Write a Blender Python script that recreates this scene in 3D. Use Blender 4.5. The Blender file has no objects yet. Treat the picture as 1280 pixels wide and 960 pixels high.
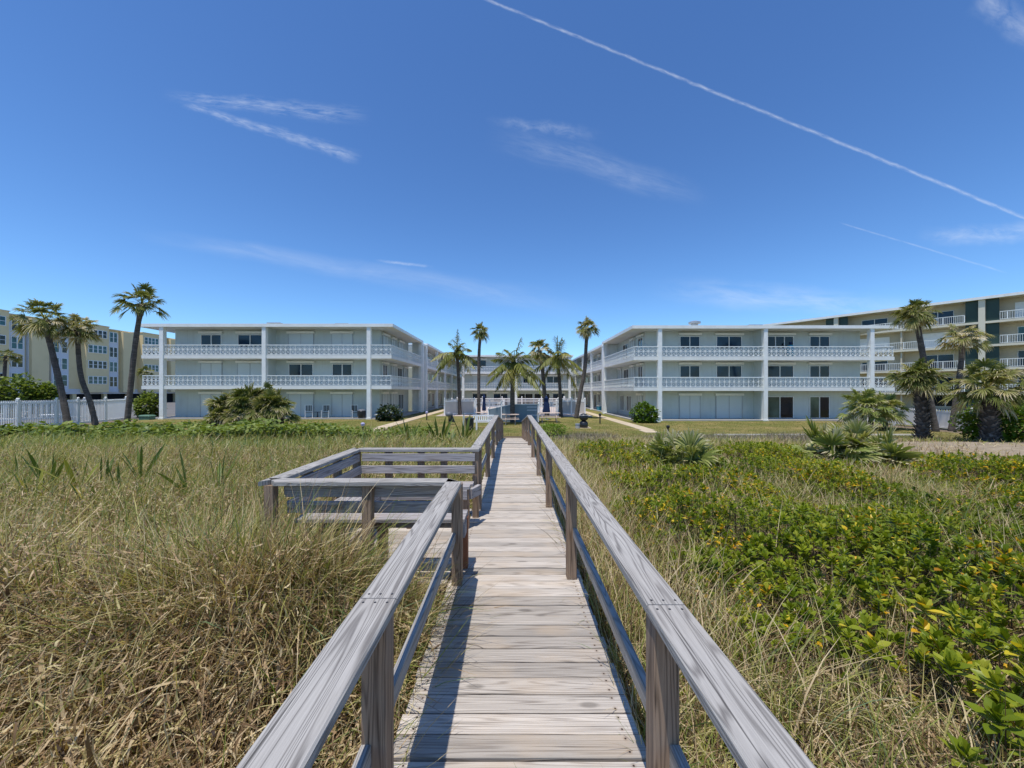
import bpy, math, random
import numpy as np
from mathutils import Vector, Matrix

SC = bpy.context.scene
COL = SC.collection
R = math.radians
rng = np.random.default_rng(7)
random.seed(7)

# ------------------------------------------------------------------ camera
EYE = 2.5
cam_d = bpy.data.cameras.new('camera')
cam = bpy.data.objects.new('camera', cam_d)
COL.objects.link(cam)
cam.location = (0, 0, EYE)
cam.rotation_euler = (R(90), 0, 0)
cam_d.sensor_width = 36
cam_d.lens = 36 * 481 / 1280
cam_d.shift_y = 9 / 1280
cam_d.clip_start = 0.05
cam_d.clip_end = 5000
SC.camera = cam

# ------------------------------------------------------------------ light
SUN = Vector((-.135, -.22, 1)).normalized()          # towards the sun
sl = bpy.data.lights.new('sun', 'SUN')
sl.energy = 4.2
sl.angle = R(.53)
sl.color = (1, .955, .88)
so = bpy.data.objects.new('sun', sl)
COL.objects.link(so)
so.rotation_euler = SUN.to_track_quat('Z', 'Y').to_euler()
so.location = (0, 0, 60)

SC.view_settings.view_transform = 'Standard'
SC.view_settings.look = 'None'
SC.view_settings.gamma = 1
SC.view_settings.use_curve_mapping = False
SC.view_settings.exposure = 0.12
SC.cycles.max_bounces = 6
SC.cycles.transparent_max_bounces = 8

world = bpy.data.worlds.new('World')
SC.world = world
world.use_nodes = True
WN = world.node_tree
for n in list(WN.nodes):
    WN.nodes.remove(n)


class NT:
    """tiny helper for node graphs"""
    def __init__(s, t):
        s.t = t

    def n(s, typ, **kw):
        nd = s.t.nodes.new(typ)
        for k, v in kw.items():
            if k == 'ins':
                for kk, vv in v.items():
                    s.set(nd.inputs[kk], vv)
            else:
                setattr(nd, k, v)
        return nd

    def set(s, sock, v):
        if isinstance(v, bpy.types.NodeSocket):
            s.t.links.new(v, sock)
        else:
            sock.default_value = v

    def m(s, op, a, b=None, c=None, clamp=False):
        nd = s.t.nodes.new('ShaderNodeMath')
        nd.operation = op
        nd.use_clamp = clamp
        for i, v in enumerate((a, b, c)):
            if v is not None:
                s.set(nd.inputs[i], v)
        return nd.outputs[0]

    def comb(s, x, y, z=0.0):
        nd = s.t.nodes.new('ShaderNodeCombineXYZ')
        for i, v in enumerate((x, y, z)):
            s.set(nd.inputs[i], v)
        return nd.outputs[0]

    def noise(s, vec, scale, detail=4, rough=.55, dist=0.0):
        nd = s.t.nodes.new('ShaderNodeTexNoise')
        s.set(nd.inputs['Vector'], vec)
        nd.inputs['Scale'].default_value = scale
        nd.inputs['Detail'].default_value = detail
        nd.inputs['Roughness'].default_value = rough
        nd.inputs['Distortion'].default_value = dist
        return nd.outputs[0]

    def rng(s, v, a, b, c=0.0, d=1.0, smooth=False):
        nd = s.t.nodes.new('ShaderNodeMapRange')
        nd.clamp = True
        if smooth:
            nd.interpolation_type = 'SMOOTHSTEP'
        s.set(nd.inputs[0], v)
        for i, x in enumerate((a, b, c, d)):
            nd.inputs[i + 1].default_value = x
        return nd.outputs[0]

    def ramp(s, v, stops):
        nd = s.t.nodes.new('ShaderNodeValToRGB')
        e = nd.color_ramp.elements
        while len(e) < len(stops):
            e.new(.5)
        for i, (p, c) in enumerate(stops):
            e[i].position = p
            e[i].color = (c[0], c[1], c[2], 1)
        s.set(nd.inputs[0], v)
        return nd.outputs[0]

    def mix(s, f, a, b, mode='MIX'):
        nd = s.t.nodes.new('ShaderNodeMix')
        nd.data_type = 'RGBA'
        nd.blend_type = mode
        s.set(nd.inputs[0], f)
        for i, v in ((6, a), (7, b)):
            if isinstance(v, (tuple, list)):
                v = (v[0], v[1], v[2], 1)
            s.set(nd.inputs[i], v)
        return nd.outputs[2]


w = NT(WN)
sky = w.n('ShaderNodeTexSky', sky_type='NISHITA', sun_disc=False)
sky.sun_elevation = math.asin(SUN.z)
sky.sun_rotation = math.atan2(SUN.x, SUN.y)
sky.altitude = 0
sky.air_density = 1.0
sky.dust_density = 0.25
sky.ozone_density = 3.0
tc = w.n('ShaderNodeTexCoord')
sep = w.n('ShaderNodeSeparateXYZ')
WN.links.new(tc.outputs['Generated'], sep.inputs[0])
dy = w.m('MAXIMUM', sep.outputs[1], .02)
U = w.m('DIVIDE', sep.outputs[0], dy)
V = w.m('DIVIDE', sep.outputs[2], dy)
front = w.m('GREATER_THAN', sep.outputs[1], .05)
UV = w.comb(U, V)


def px(x, y):
    return (x - 640) / 481, (489 - y) / 481


def streak(a, b, wid0, wid1, alpha, s_along, s_across, lo, hi, soft=.15, seed=0.0):
    (ax, ay), (bx, by) = px(*a), px(*b)
    L = math.hypot(bx - ax, by - ay)
    ex, ey = (bx - ax) / L, (by - ay) / L
    du, dv = w.m('SUBTRACT', U, ax), w.m('SUBTRACT', V, ay)
    t = w.m('DIVIDE', w.m('ADD', w.m('MULTIPLY', du, ex), w.m('MULTIPLY', dv, ey)), L)
    d = w.m('ADD', w.m('MULTIPLY', du, -ey), w.m('MULTIPLY', dv, ex))
    nv = w.comb(w.m('MULTIPLY', t, s_along), w.m('MULTIPLY', d, s_across), seed)
    nz = w.noise(nv, 1.0, 6, .65, .4)
    wob = w.m('MULTIPLY', w.m('SUBTRACT', w.noise(w.comb(w.m('MULTIPLY', t, s_along * .8), seed + 3.3), 1.0, 3, .6), .5), (wid0 + wid1) * .5)
    dd = w.m('ABSOLUTE', w.m('ADD', d, wob))
    wid = w.m('MULTIPLY_ADD', t, wid1 - wid0, wid0)
    across = w.m('SUBTRACT', 1.0, w.m('DIVIDE', dd, w.m('MAXIMUM', wid, .0005)), clamp=True)
    across = w.rng(across, 0, 1, 0, 1, True)
    e0 = w.rng(t, 0, soft, 0, 1, True)
    e1 = w.rng(t, 1 - soft, 1, 1, 0, True)
    k = w.m('MULTIPLY', w.m('MULTIPLY', e0, e1), across)
    return w.m('MULTIPLY', w.m('MULTIPLY', k, w.rng(nz, lo, hi)), alpha)


clouds = [
    streak((560, -20), (1330, 292), .0062, .0078, .44, 45, 110, .28, .74, .001, 1.0),
    streak((195, 118), (470, 146), .022, .035, .36, 9, 95, .38, .8, .25, 2.0),
    streak((222, 128), (455, 199), .012, .026, .40, 10, 95, .34, .78, .12, 3.0),
    streak((600, 165), (900, 250), .06, .045, .25, 5, 40, .32, .85, .35, 4.0),
    streak((140, 285), (760, 392), .025, .05, .20, 6, 26, .25, .75, .3, 5.0),
    streak((800, 360), (1190, 392), .05, .045, .40, 5, 30, .3, .8, .35, 6.0),
    streak((465, 325), (545, 334), .006, .006, .3, 6, 60, .25, .7, .3, 7.0),
    streak((1045, 277), (1262, 342), .003, .004, .22, 12, 60, .25, .7, .1, 8.0),
    streak((1215, -5), (1320, 60), .06, .06, .35, 4, 26, .3, .8, .2, 9.0),
    streak((1140, 296), (1330, 290), .03, .04, .35, 5, 40, .3, .8, .3, 10.0),
    streak((600, 150), (760, 170), .02, .03, .25, 8, 40, .35, .8, .4, 11.0),
]
tot = clouds[0]
for c in clouds[1:]:
    tot = w.m('MAXIMUM', tot, c)
tot = w.m('MULTIPLY', tot, front)
SKY_TINT = (.50, .645, .755)
gam = w.n('ShaderNodeGamma')
WN.links.new(sky.outputs[0], gam.inputs[0])
gam.inputs[1].default_value = 1.28
skyc = w.mix(1.0, gam.outputs[0], SKY_TINT, 'MULTIPLY')
colr = w.mix(tot, skyc, (6.0, 6.5, 7.2))
bg = w.n('ShaderNodeBackground')
WN.links.new(colr, bg.inputs[0])
bg.inputs[1].default_value = .138
wo = w.n('ShaderNodeOutputWorld')
WN.links.new(bg.outputs[0], wo.inputs[0])

# ------------------------------------------------------------------ materials
MATS = {}


def newmat(name):
    m = bpy.data.materials.new(name)
    m.use_nodes = True
    t = m.node_tree
    for n in list(t.nodes):
        t.nodes.remove(n)
    h = NT(t)
    p = h.n('ShaderNodeBsdfPrincipled')
    o = h.n('ShaderNodeOutputMaterial')
    t.links.new(p.outputs[0], o.inputs[0])
    h.p, h.o = p, o
    MATS[name] = m
    return m, h


def bump(h, v, strength, dist=.01):
    b = h.n('ShaderNodeBump')
    b.inputs['Strength'].default_value = strength
    b.inputs['Distance'].default_value = dist
    h.set(b.inputs['Height'], v)
    h.set(h.p.inputs['Normal'], b.outputs[0])


def objco(h):
    return h.n('ShaderNodeTexCoord').outputs['Object']


def simple(name, col, rough=.6, var=.12, scale=3.0, spec=.3, dirt=None, metallic=0.0):
    """painted / plain surface with weathering variation"""
    m, h = newmat(name)
    co = objco(h)
    n1 = h.noise(co, scale, 5, .6)
    k = h.rng(n1, .3, .7, 1 - var, 1 + var * .6)
    c = h.mix(1.0, col, h.comb(k, k, k), 'MULTIPLY')
    if dirt:
        n2 = h.noise(co, scale * 2.3, 6, .7)
        c = h.mix(h.m('MULTIPLY', h.rng(n2, .52, .75), dirt[1]), c, dirt[0])
    h.set(h.p.inputs['Base Color'], c)
    h.p.inputs['Roughness'].default_value = rough
    h.p.inputs['Specular IOR Level'].default_value = spec
    h.p.inputs['Metallic'].default_value = metallic
    return m


def wood(name, light, dark, stain, stain_amt, board_var=.2, grain=11.0, ulen=.42, screws=None):
    """weathered timber; UV.x runs along the board in metres"""
    m, h = newmat(name)
    uv = h.n('ShaderNodeUVMap').outputs[0]
    sp = h.n('ShaderNodeSeparateXYZ')
    h.set(sp.inputs[0], uv)
    u, v = sp.outputs[0], sp.outputs[1]
    g = h.noise(h.comb(h.m('MULTIPLY', u, ulen), h.m('MULTIPLY', v, 8.5)), 1.0, 2, .45, .15)
    rings = h.m('FRACT', h.m('MULTIPLY', g, grain))
    rings = h.m('ABSOLUTE', h.m('SUBTRACT', rings, .5))
    rings = h.rng(rings, .0, .27, 0, 1, True)
    fib = h.noise(h.comb(h.m('MULTIPLY', u, 5.0), h.m('MULTIPLY', v, 260.0)), 1.0, 4, .7)
    fib2 = h.noise(h.comb(h.m('MULTIPLY', u, 2.0), h.m('MULTIPLY', v, 60.0)), 1.0, 3, .6)
    k = h.m('ADD', h.m('MULTIPLY', rings, .5), h.m('ADD', h.m('MULTIPLY', h.rng(fib, .3, .7), .32), h.m('MULTIPLY', h.rng(fib2, .3, .7), .3)))
    k = h.rng(k, .12, .95)
    c = h.mix(k, dark, light)
    # knots
    vo = h.n('ShaderNodeTexVoronoi', feature='F1')
    h.set(vo.inputs['Vector'], h.comb(h.m('MULTIPLY', u, 1.6), h.m('MULTIPLY', v, 4.2)))
    vo.inputs['Scale'].default_value = 1.0
    kn = h.rng(vo.outputs['Distance'], .05, .12, 1, 0, True)
    c = h.mix(h.m('MULTIPLY', kn, .55), c, tuple(x * .45 for x in dark))
    # cracks
    cr = h.noise(h.comb(h.m('MULTIPLY', u, 1.3), h.m('MULTIPLY', v, 90.0), 7.0), 1.0, 3, .5)
    crk = h.rng(cr, .62, .68)
    c = h.mix(h.m('MULTIPLY', crk, .75), c, tuple(x * .3 for x in dark))
    ri = h.n('ShaderNodeNewGeometry').outputs['Random Per Island']
    bv = h.rng(ri, 0, 1, 1 - board_var, 1 + board_var * .7)
    c = h.mix(1.0, c, h.comb(bv, bv, bv), 'MULTIPLY')
    st = h.noise(h.comb(h.m('MULTIPLY', u, 1.7), h.m('MULTIPLY', v, 3.0), ri), 1.2, 3, .5)
    c = h.mix(h.m('MULTIPLY', h.rng(st, .48, .72), stain_amt), c, stain)
    if screws:
        # rusty screw heads: two per joist on every board, in object space
        pitch, off, xs = screws
        so_ = h.n('ShaderNodeSeparateXYZ')
        h.set(so_.inputs[0], objco(h))
        yy = h.m('SUBTRACT', h.m('MULTIPLY', h.m('FRACT', h.m('DIVIDE', h.m('ADD', so_.outputs[1], off), pitch)), pitch), .062)
        ddy = h.m('SUBTRACT', h.m('ABSOLUTE', yy), .036)
        ddx = h.m('SUBTRACT', h.m('ABSOLUTE', so_.outputs[0]), xs)
        dist = h.m('SQRT', h.m('ADD', h.m('MULTIPLY', ddx, ddx), h.m('MULTIPLY', ddy, ddy)))
        c = h.mix(h.rng(dist, .004, .018, .45, 0), c, (.20, .12, .07))
        c = h.mix(h.rng(dist, .0045, .006, 1, 0), c, (.035, .025, .02))
    h.set(h.p.inputs['Base Color'], c)
    h.p.inputs['Roughness'].default_value = .82
    h.p.inputs['Specular IOR Level'].default_value = .2
    bump(h, h.m('SUBTRACT', k, h.m('MULTIPLY', crk, .9)), .5, .004)
    return m


wood('wood_rail', (.42, .395, .36), (.14, .128, .118), (.29, .26, .225), .45, .12, 24, .45)
wood('wood_deck', (.55, .49, .42), (.26, .22, .185), (.46, .355, .25), .55, .32, 22, .3, (.132, 7.2, .54))
wood('wood_post', (.36, .25, .17), (.10, .064, .042), (.27, .22, .18), .45, .14, 18, .4)
wood('wood_bench', (.42, .39, .38), (.15, .135, .13), (.33, .26, .21), .45, .16, 17)
wood('wood_table', (.66, .52, .42), (.40, .29, .22), (.6, .48, .4), .4, .15, 6)
wood('wood_red', (.30, .12, .06), (.14, .06, .035), (.25, .12, .07), .4, .1, 8)

simple('white_paint', (.82, .825, .79), .45, .08, 1.5, .4, ((.45, .46, .44), .25))
simple('white_rail', (.80, .815, .78), .5, .06, 1.0, .4)
simple('slab_paint', (.78, .78, .735), .6, .08, .7, .3, ((.48, .47, .43), .30))
simple('white_vinyl', (.82, .81, .78), .35, .05, 1.0, .45)
simple('roof_white', (.76, .75, .69), .7, .08, .4, .2, ((.5, .5, .48), .3))
simple('concrete', (.42, .40, .37), .85, .15, 1.2, .2, ((.25, .24, .22), .4))
simple('pool_deck', (.52, .43, .38), .85, .12, 1.0, .2)
simple('path_concrete', (.52, .42, .29), .85, .15, 1.6, .2, ((.35, .30, .22), .4))
simple('kerb_white', (.66, .62, .54), .8, .15, 2.0, .2)
simple('metal_grey', (.42, .43, .44), .45, .12, 3.0, .5, None, .6)
simple('black_metal', (.018, .019, .022), .4, .15, 4.0, .5)
simple('grey_plastic', (.14, .15, .17), .5, .1, 4.0, .4)
simple('navy_canvas', (.012, .028, .085), .8, .2, 3.0, .2)
simple('blue_canvas', (.20, .255, .29), .75, .16, .9, .2)
simple('green_panel', (.028, .058, .045), .5, .15, .8, .4)
simple('cream_wall', (.56, .50, .375), .8, .07, .4, .2, ((.45, .40, .29), .2))
simple('cream_trim', (.66, .615, .49), .75, .06, .6, .2)
simple('tan_wall', (.42, .36, .23), .8, .08, .4, .2)
simple('yellow_stucco', (.80, .64, .37), .85, .06, .25, .2, ((.50, .40, .21), .25))
simple('pale_trim', (.66, .68, .72), .7, .06, .5, .25)
simple('beige_screen', (.58, .53, .47), .85, .1, .8, .1)
simple('green_box', (.10, .19, .14), .6, .1, 2.0, .3)
simple('teal_plastic', (.03, .30, .42), .5, .1, 3.0, .4)
simple('curtain', (.30, .36, .30), .8, .1, 2.0, .1)
simple('garage_shade', (.02, .02, .022), .9, .1, 1.0, .1)  # near-black colour that paints in the shade of the open garage
simple('hub_green', (.10, .12, .05), .7, .2, 6.0, .2)
simple('bag_white', (.8, .82, .86), .5, .05, 4.0, .4)
simple('lavender', (.45, .42, .62), .5, .05, 4.0, .4)
simple('asphalt', (.16, .155, .15), .9, .15, .5, .1)


def wallmat(name, col):
    m, h = newmat(name)
    co = objco(h)
    sp = h.n('ShaderNodeSeparateXYZ')
    h.set(sp.inputs[0], co)
    s = h.m('ADD', sp.outputs[0], sp.outputs[1])
    seam = h.m('ABSOLUTE', h.m('SUBTRACT', h.m('FRACT', h.m('DIVIDE', s, 1.22)), .5))
    seam = h.rng(seam, .0, .012, 1, 0)
    n1 = h.noise(co, .6, 5, .6)
    k = h.rng(n1, .3, .7, .9, 1.04)
    c = h.mix(1.0, col, h.comb(k, k, k), 'MULTIPLY')
    c = h.mix(h.m('MULTIPLY', seam, .3), c, (.3, .33, .33))
    stv = h.noise(h.comb(h.m('MULTIPLY', s, 2.4), h.m('MULTIPLY', sp.outputs[2], .22)), 1.0, 5, .65)
    c = h.mix(h.m('MULTIPLY', h.rng(stv, .5, .74), .28), c, (.34, .345, .31))
    h.set(h.p.inputs['Base Color'], c)
    h.p.inputs['Roughness'].default_value = .6
    return m


wallmat('aqua_wall', (.535, .59, .565))
wallmat('aqua_wall_court', (.51, .545, .49))

# rolled shutter: fine horizontal slats
m, h = newmat('shutter')
co = objco(h)
sp = h.n('ShaderNodeSeparateXYZ')
h.set(sp.inputs[0], co)
sl_ = h.m('ABSOLUTE', h.m('SUBTRACT', h.m('FRACT', h.m('DIVIDE', sp.outputs[2], .06)), .5))
c = h.mix(h.rng(sl_, 0, .15, .45, 0), (.575, .63, .615), (.32, .37, .40))
h.set(h.p.inputs['Base Color'], c)
h.p.inputs['Roughness'].default_value = .5
bump(h, sl_, .4, .01)


def glassmat(name, col, ior=1.9, rough=.04):
    m, h = newmat(name)
    co = objco(h)
    n1 = h.noise(co, .8, 2, .5)
    k = h.rng(n1, .35, .65, .55, 1.35)
    h.set(h.p.inputs['Base Color'], h.mix(1.0, col, h.comb(k, k, k), 'MULTIPLY'))
    h.p.inputs['Roughness'].default_value = rough
    h.p.inputs['IOR'].default_value = ior
    n2 = h.noise(co, 1.1, 1, .5)
    bump(h, n2, .05, .02)
    return m


glassmat('glass_blue', (.004, .022, .050), 1.42, .08)
glassmat('glass_dark', (.006, .009, .014), 1.45, .08)
glassmat('glass_teal', (.012, .085, .095), 1.5, .1)
glassmat('glass_green', (.10, .145, .10), 1.5)


def leafmat(name, stops, rough=.45, trans=.3, spec=.35, tcol=(1.0, 1.0, .45)):
    m, h = newmat(name)
    a = h.n('ShaderNodeAttribute', attribute_name='tone')
    c = h.ramp(a.outputs['Fac'], stops)
    h.set(h.p.inputs['Base Color'], c)
    h.p.inputs['Roughness'].default_value = rough
    h.p.inputs['Specular IOR Level'].default_value = spec
    tr = h.n('ShaderNodeBsdfTranslucent')
    h.set(tr.inputs[0], h.mix(1.0, c, tcol, 'MULTIPLY'))
    ms = h.n('ShaderNodeMixShader')
    ms.inputs[0].default_value = trans
    h.t.links.new(h.p.outputs[0], ms.inputs[1])
    h.t.links.new(tr.outputs[0], ms.inputs[2])
    h.t.links.new(ms.outputs[0], h.o.inputs[0])
    return m


leafmat('leaf_grass', [(0, (.055, .032, .018)), (.15, (.19, .115, .060)), (.32, (.44, .295, .155)), (.48, (.74, .60, .37)),
                       (.6, (.50, .44, .15)), (.75, (.27, .29, .06)), (.9, (.125, .18, .035)), (1, (.20, .28, .14))], .5, .35, .3)
leafmat('leaf_scrub', [(0, (.060, .095, .009)), (.35, (.165, .225, .014)), (.65, (.29, .335, .024)), (.84, (.42, .42, .045)),
                       (.90, (.75, .58, .04)), (.95, (.78, .42, .02)), (1, (.30, .12, .03))], .40, .40, .28)
leafmat('leaf_grape', [(0, (.055, .09, .014)), (.5, (.19, .25, .04)), (.85, (.30, .34, .085)), (.95, (.48, .43, .15)), (1, (.26, .09, .04))], .45, .34, .3)
leafmat('leaf_sabal', [(0, (.040, .062, .012)), (.5, (.155, .18, .040)), (.74, (.29, .28, .09)), (.88, (.52, .44, .24)), (1, (.68, .58, .40))], .5, .36, .25)
leafmat('leaf_coco', [(0, (.05, .07, .012)), (.5, (.18, .195, .035)), (.8, (.33, .30, .09)), (1, (.52, .42, .2))], .45, .34, .3)
leafmat('leaf_saw', [(0, (.06, .09, .016)), (.5, (.22, .27, .06)), (.8, (.36, .37, .12)), (.92, (.56, .51, .30)), (1, (.62, .54, .38))], .5, .3, .25)
leafmat('leaf_hedge', [(0, (.05, .095, .008)), (.5, (.13, .22, .014)), (1, (.25, .34, .03))], .4, .3, .35)
leafmat('leaf_dark', [(0, (.012, .028, .008)), (.5, (.035, .062, .015)), (1, (.10, .13, .04))], .35, .2, .5)
leafmat('leaf_agave', [(0, (.045, .09, .018)), (.6, (.15, .20, .035)), (.85, (.34, .33, .05)), (1, (.70, .50, .05))], .45, .25, .3)
leafmat('leaf_dry', [(0, (.09, .065, .04)), (.5, (.30, .25, .18)), (.8, (.50, .43, .33)), (1, (.20, .20, .07))], .7, .25, .2)
leafmat('leaf_lawn', [(0, (.10, .12, .03)), (.5, (.19, .175, .055)), (1, (.36, .28, .13))], .6, .3, .2)
leafmat('twig', [(0, (.03, .022, .016)), (.6, (.10, .08, .06)), (1, (.22, .19, .16))], .8, 0.02, .2)

# palm bark
m, h = newmat('palm_bark')
co = objco(h)
sp = h.n('ShaderNodeSeparateXYZ')
h.set(sp.inputs[0], co)
rg = h.noise(h.comb(h.m('MULTIPLY', sp.outputs[0], 2.0), h.m('MULTIPLY', sp.outputs[1], 2.0), h.m('MULTIPLY', sp.outputs[2], 9.0)), 1.0, 4, .6)
n2 = h.noise(co, 14.0, 5, .65)
k = h.m('ADD', h.m('MULTIPLY', rg, .55), h.m('MULTIPLY', n2, .45))
h.set(h.p.inputs['Base Color'], h.ramp(k, [(.3, (.030, .024, .020)), (.5, (.092, .074, .061)), (.7, (.19, .16, .135))]))
h.p.inputs['Roughness'].default_value = .9
bump(h, k, .8, .03)

m, h = newmat('boot_bark')
a = h.n('ShaderNodeAttribute', attribute_name='tone')
h.set(h.p.inputs['Base Color'], h.ramp(a.outputs['Fac'], [(0, (.028, .024, .022)), (.6, (.085, .072, .062)), (1, (.24, .21, .185))]))
h.p.inputs['Roughness'].default_value = .9

# soil with litter
m, h = newmat('dune_soil')
co = objco(h)
n1 = h.noise(co, 1.3, 5, .6)
n2 = h.noise(co, 40.0, 5, .7)
n3 = h.noise(co, .25, 3, .5)
c = h.ramp(n2, [(.3, (.05, .036, .024)), (.5, (.15, .11, .07)), (.7, (.29, .22, .15))])
c = h.mix(h.rng(n1, .5, .7, 0, .6), c, (.24, .19, .125))
h.set(h.p.inputs['Base Color'], c)
h.p.inputs['Roughness'].default_value = .95
bump(h, n2, .8, .03)

m, h = newmat('lawn_grass')
co = objco(h)
n1 = h.noise(co, .35, 5, .65)
n2 = h.noise(co, 9.0, 6, .75)
n3 = h.noise(co, 1.6, 4, .6)
k = h.m('ADD', h.m('MULTIPLY', n1, .55), h.m('ADD', h.m('MULTIPLY', n3, .25), h.m('MULTIPLY', n2, .25)))
c = h.ramp(k, [(.34, (.075, .10, .022)), (.46, (.130, .142, .034)), (.55, (.205, .175, .058)), (.66, (.32, .235, .105))])
h.set(h.p.inputs['Base Color'], c)
h.p.inputs['Roughness'].default_value = .9
h.p.inputs['Specular IOR Level'].default_value = .1
bump(h, n2, .8, .05)

m, h = newmat('sandy_litter')
co = objco(h)
n1 = h.noise(co, 2.2, 6, .7)
n2 = h.noise(co, 30.0, 5, .7)
c = h.ramp(h.m('ADD', h.m('MULTIPLY', n1, .5), h.m('MULTIPLY', n2, .5)), [(.35, (.13, .10, .06)), (.5, (.31, .24, .155)), (.65, (.44, .36, .25))])
h.set(h.p.inputs['Base Color'], c)
h.p.inputs['Roughness'].default_value = .95
bump(h, n2, .8, .04)

# ------------------------------------------------------------------ mesh helpers
ORG = {}


def link(o):
    COL.objects.link(o)
    return o


def tag(o, label=None, cat=None, group=None, kind=None):
    for k, v in (('label', label), ('category', cat), ('group', group), ('kind', kind)):
        if v:
            o[k] = v
    return o


def thing(name, label, cat, loc=(0, 0, 0), group=None):
    o = bpy.data.objects.new(name, None)
    o.empty_display_size = .3
    link(o)
    o.location = loc
    ORG[o.name] = Vector(loc)
    return tag(o, label, cat, group)


class MB:
    def __init__(s):
        s.v, s.f, s.uv = [], [], []

    def quadbox(s, c, uvs=None):
        """8 corners: bottom 0-3 ccw, top 4-7"""
        b = len(s.v)
        s.v += [tuple(p) for p in c]
        fs = [(0, 3, 2, 1), (4, 5, 6, 7), (0, 1, 5, 4), (1, 2, 6, 5), (2, 3, 7, 6), (3, 0, 4, 7)]
        for f in fs:
            s.f.append(tuple(b + i for i in f))
            for i in f:
                s.uv.append(uvs[i] if uvs else (0, 0))

    def box(s, x0, x1, y0, y1, z0, z1):
        s.quadbox([(x0, y0, z0), (x1, y0, z0), (x1, y1, z0), (x0, y1, z0),
                   (x0, y0, z1), (x1, y0, z1), (x1, y1, z1), (x0, y1, z1)])
        return s

    def beam(s, p0, p1, wid, hgt, up=(0, 0, 1), skew=(0, 0), jitter=0.0, bev=0.0):
        """board from p0 to p1 (centre line of its cross-section), UV along it"""
        p0, p1 = Vector(p0), Vector(p1)
        d = (p1 - p0)
        L = d.length
        d = d.normalized()
        up = Vector(up)
        sd = d.cross(up).normalized()
        up = sd.cross(d).normalized()
        ru, rv = random.uniform(0, 40), random.uniform(0, 40)
        b = len(s.v)
        hw, hh = wid / 2, hgt / 2
        if bev <= 0:
            prof = [(-hw, -hh), (hw, -hh), (hw, hh), (-hw, hh)]
        else:
            e = bev
            prof = [(-hw, -hh + e), (-hw + e, -hh), (hw - e, -hh), (hw, -hh + e), (hw, hh - e), (hw - e, hh), (-hw + e, hh), (-hw, hh - e)]
        n = len(prof)
        cum = [0]
        for i in range(n):
            a, c = prof[i], prof[(i + 1) % n]
            cum.append(cum[-1] + math.hypot(c[0] - a[0], c[1] - a[1]))
        for k, P in enumerate((p0, p1)):
            for i, (x, y) in enumerate(prof):
                s.v.append(tuple(P + sd * x + up * y + d * (skew[k] * x)))
        for i in range(n):
            j = (i + 1) % n
            s.f.append((b + i, b + j, b + n + j, b + n + i))
            s.uv += [(ru, rv + cum[i]), (ru, rv + cum[i + 1]), (ru + L, rv + cum[i + 1]), (ru + L, rv + cum[i])]
        for k, rev in ((0, True), (1, False)):
            f = [b + k * n + i for i in range(n)]
            if rev:
                f = f[::-1]
            s.f.append(tuple(f))
            for i in (range(n)[::-1] if rev else range(n)):
                s.uv.append((ru + prof[i][1] * .4, rv + prof[i][0]))
        return s

    def tube(s, pts, rad, n=8, cap=True):
        pts = [Vector(p) for p in pts]
        b = len(s.v)
        m = len(pts)
        for i, p in enumerate(pts):
            d = (pts[min(i + 1, m - 1)] - pts[max(i - 1, 0)]).normalized()
            a = Vector((1, 0, 0)) if abs(d.x) < .8 else Vector((0, 1, 0))
            e1 = d.cross(a).normalized()
            e2 = d.cross(e1).normalized()
            r = rad[i] if isinstance(rad, (list, tuple)) else rad
            for k in range(n):
                t = 2 * math.pi * k / n
                s.v.append(tuple(p + e1 * (math.cos(t) * r) + e2 * (math.sin(t) * r)))
        for i in range(m - 1):
            for k in range(n):
                k2 = (k + 1) % n
                s.f.append((b + i * n + k, b + (i + 1) * n + k, b + (i + 1) * n + k2, b + i * n + k2))
                s.uv += [(0, 0)] * 4
        if cap:
            s.f.append(tuple(b + k for k in range(n)))
            s.uv += [(0, 0)] * n
            s.f.append(tuple(b + (m - 1) * n + k for k in range(n))[::-1])
            s.uv += [(0, 0)] * n
        return s

    def lathe(s, c, prof, n=16):
        """prof: list of (r, z) bottom to top about a vertical axis at c"""
        return s.tube([(c[0], c[1], c[2] + z) for r, z in prof], [max(r, .002) for r, z in prof], n)

    def build(s, name, mat, parent=None, smooth=False, kind=None):
        me = bpy.data.meshes.new(name)
        v = s.v
        if parent is not None:
            o0 = ORG[parent.name]
            v = [(a - o0.x, b_ - o0.y, c - o0.z) for a, b_, c in v]
        me.from_pydata(v, [], s.f)
        uvl = me.uv_layers.new(name='UVMap')
        uvl.data.foreach_set('uv', np.array(s.uv, dtype=np.float32).ravel())
        me.materials.append(MATS[mat])
        if smooth:
            me.polygons.foreach_set('use_smooth', [True] * len(me.polygons))
        me.update()
        o = link(bpy.data.objects.new(name, me))
        if parent is not None:
            o.parent = parent
            ORG[o.name] = ORG[parent.name]
        else:
            ORG[o.name] = Vector((0, 0, 0))
        if kind:
            o['kind'] = kind
        return o


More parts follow.
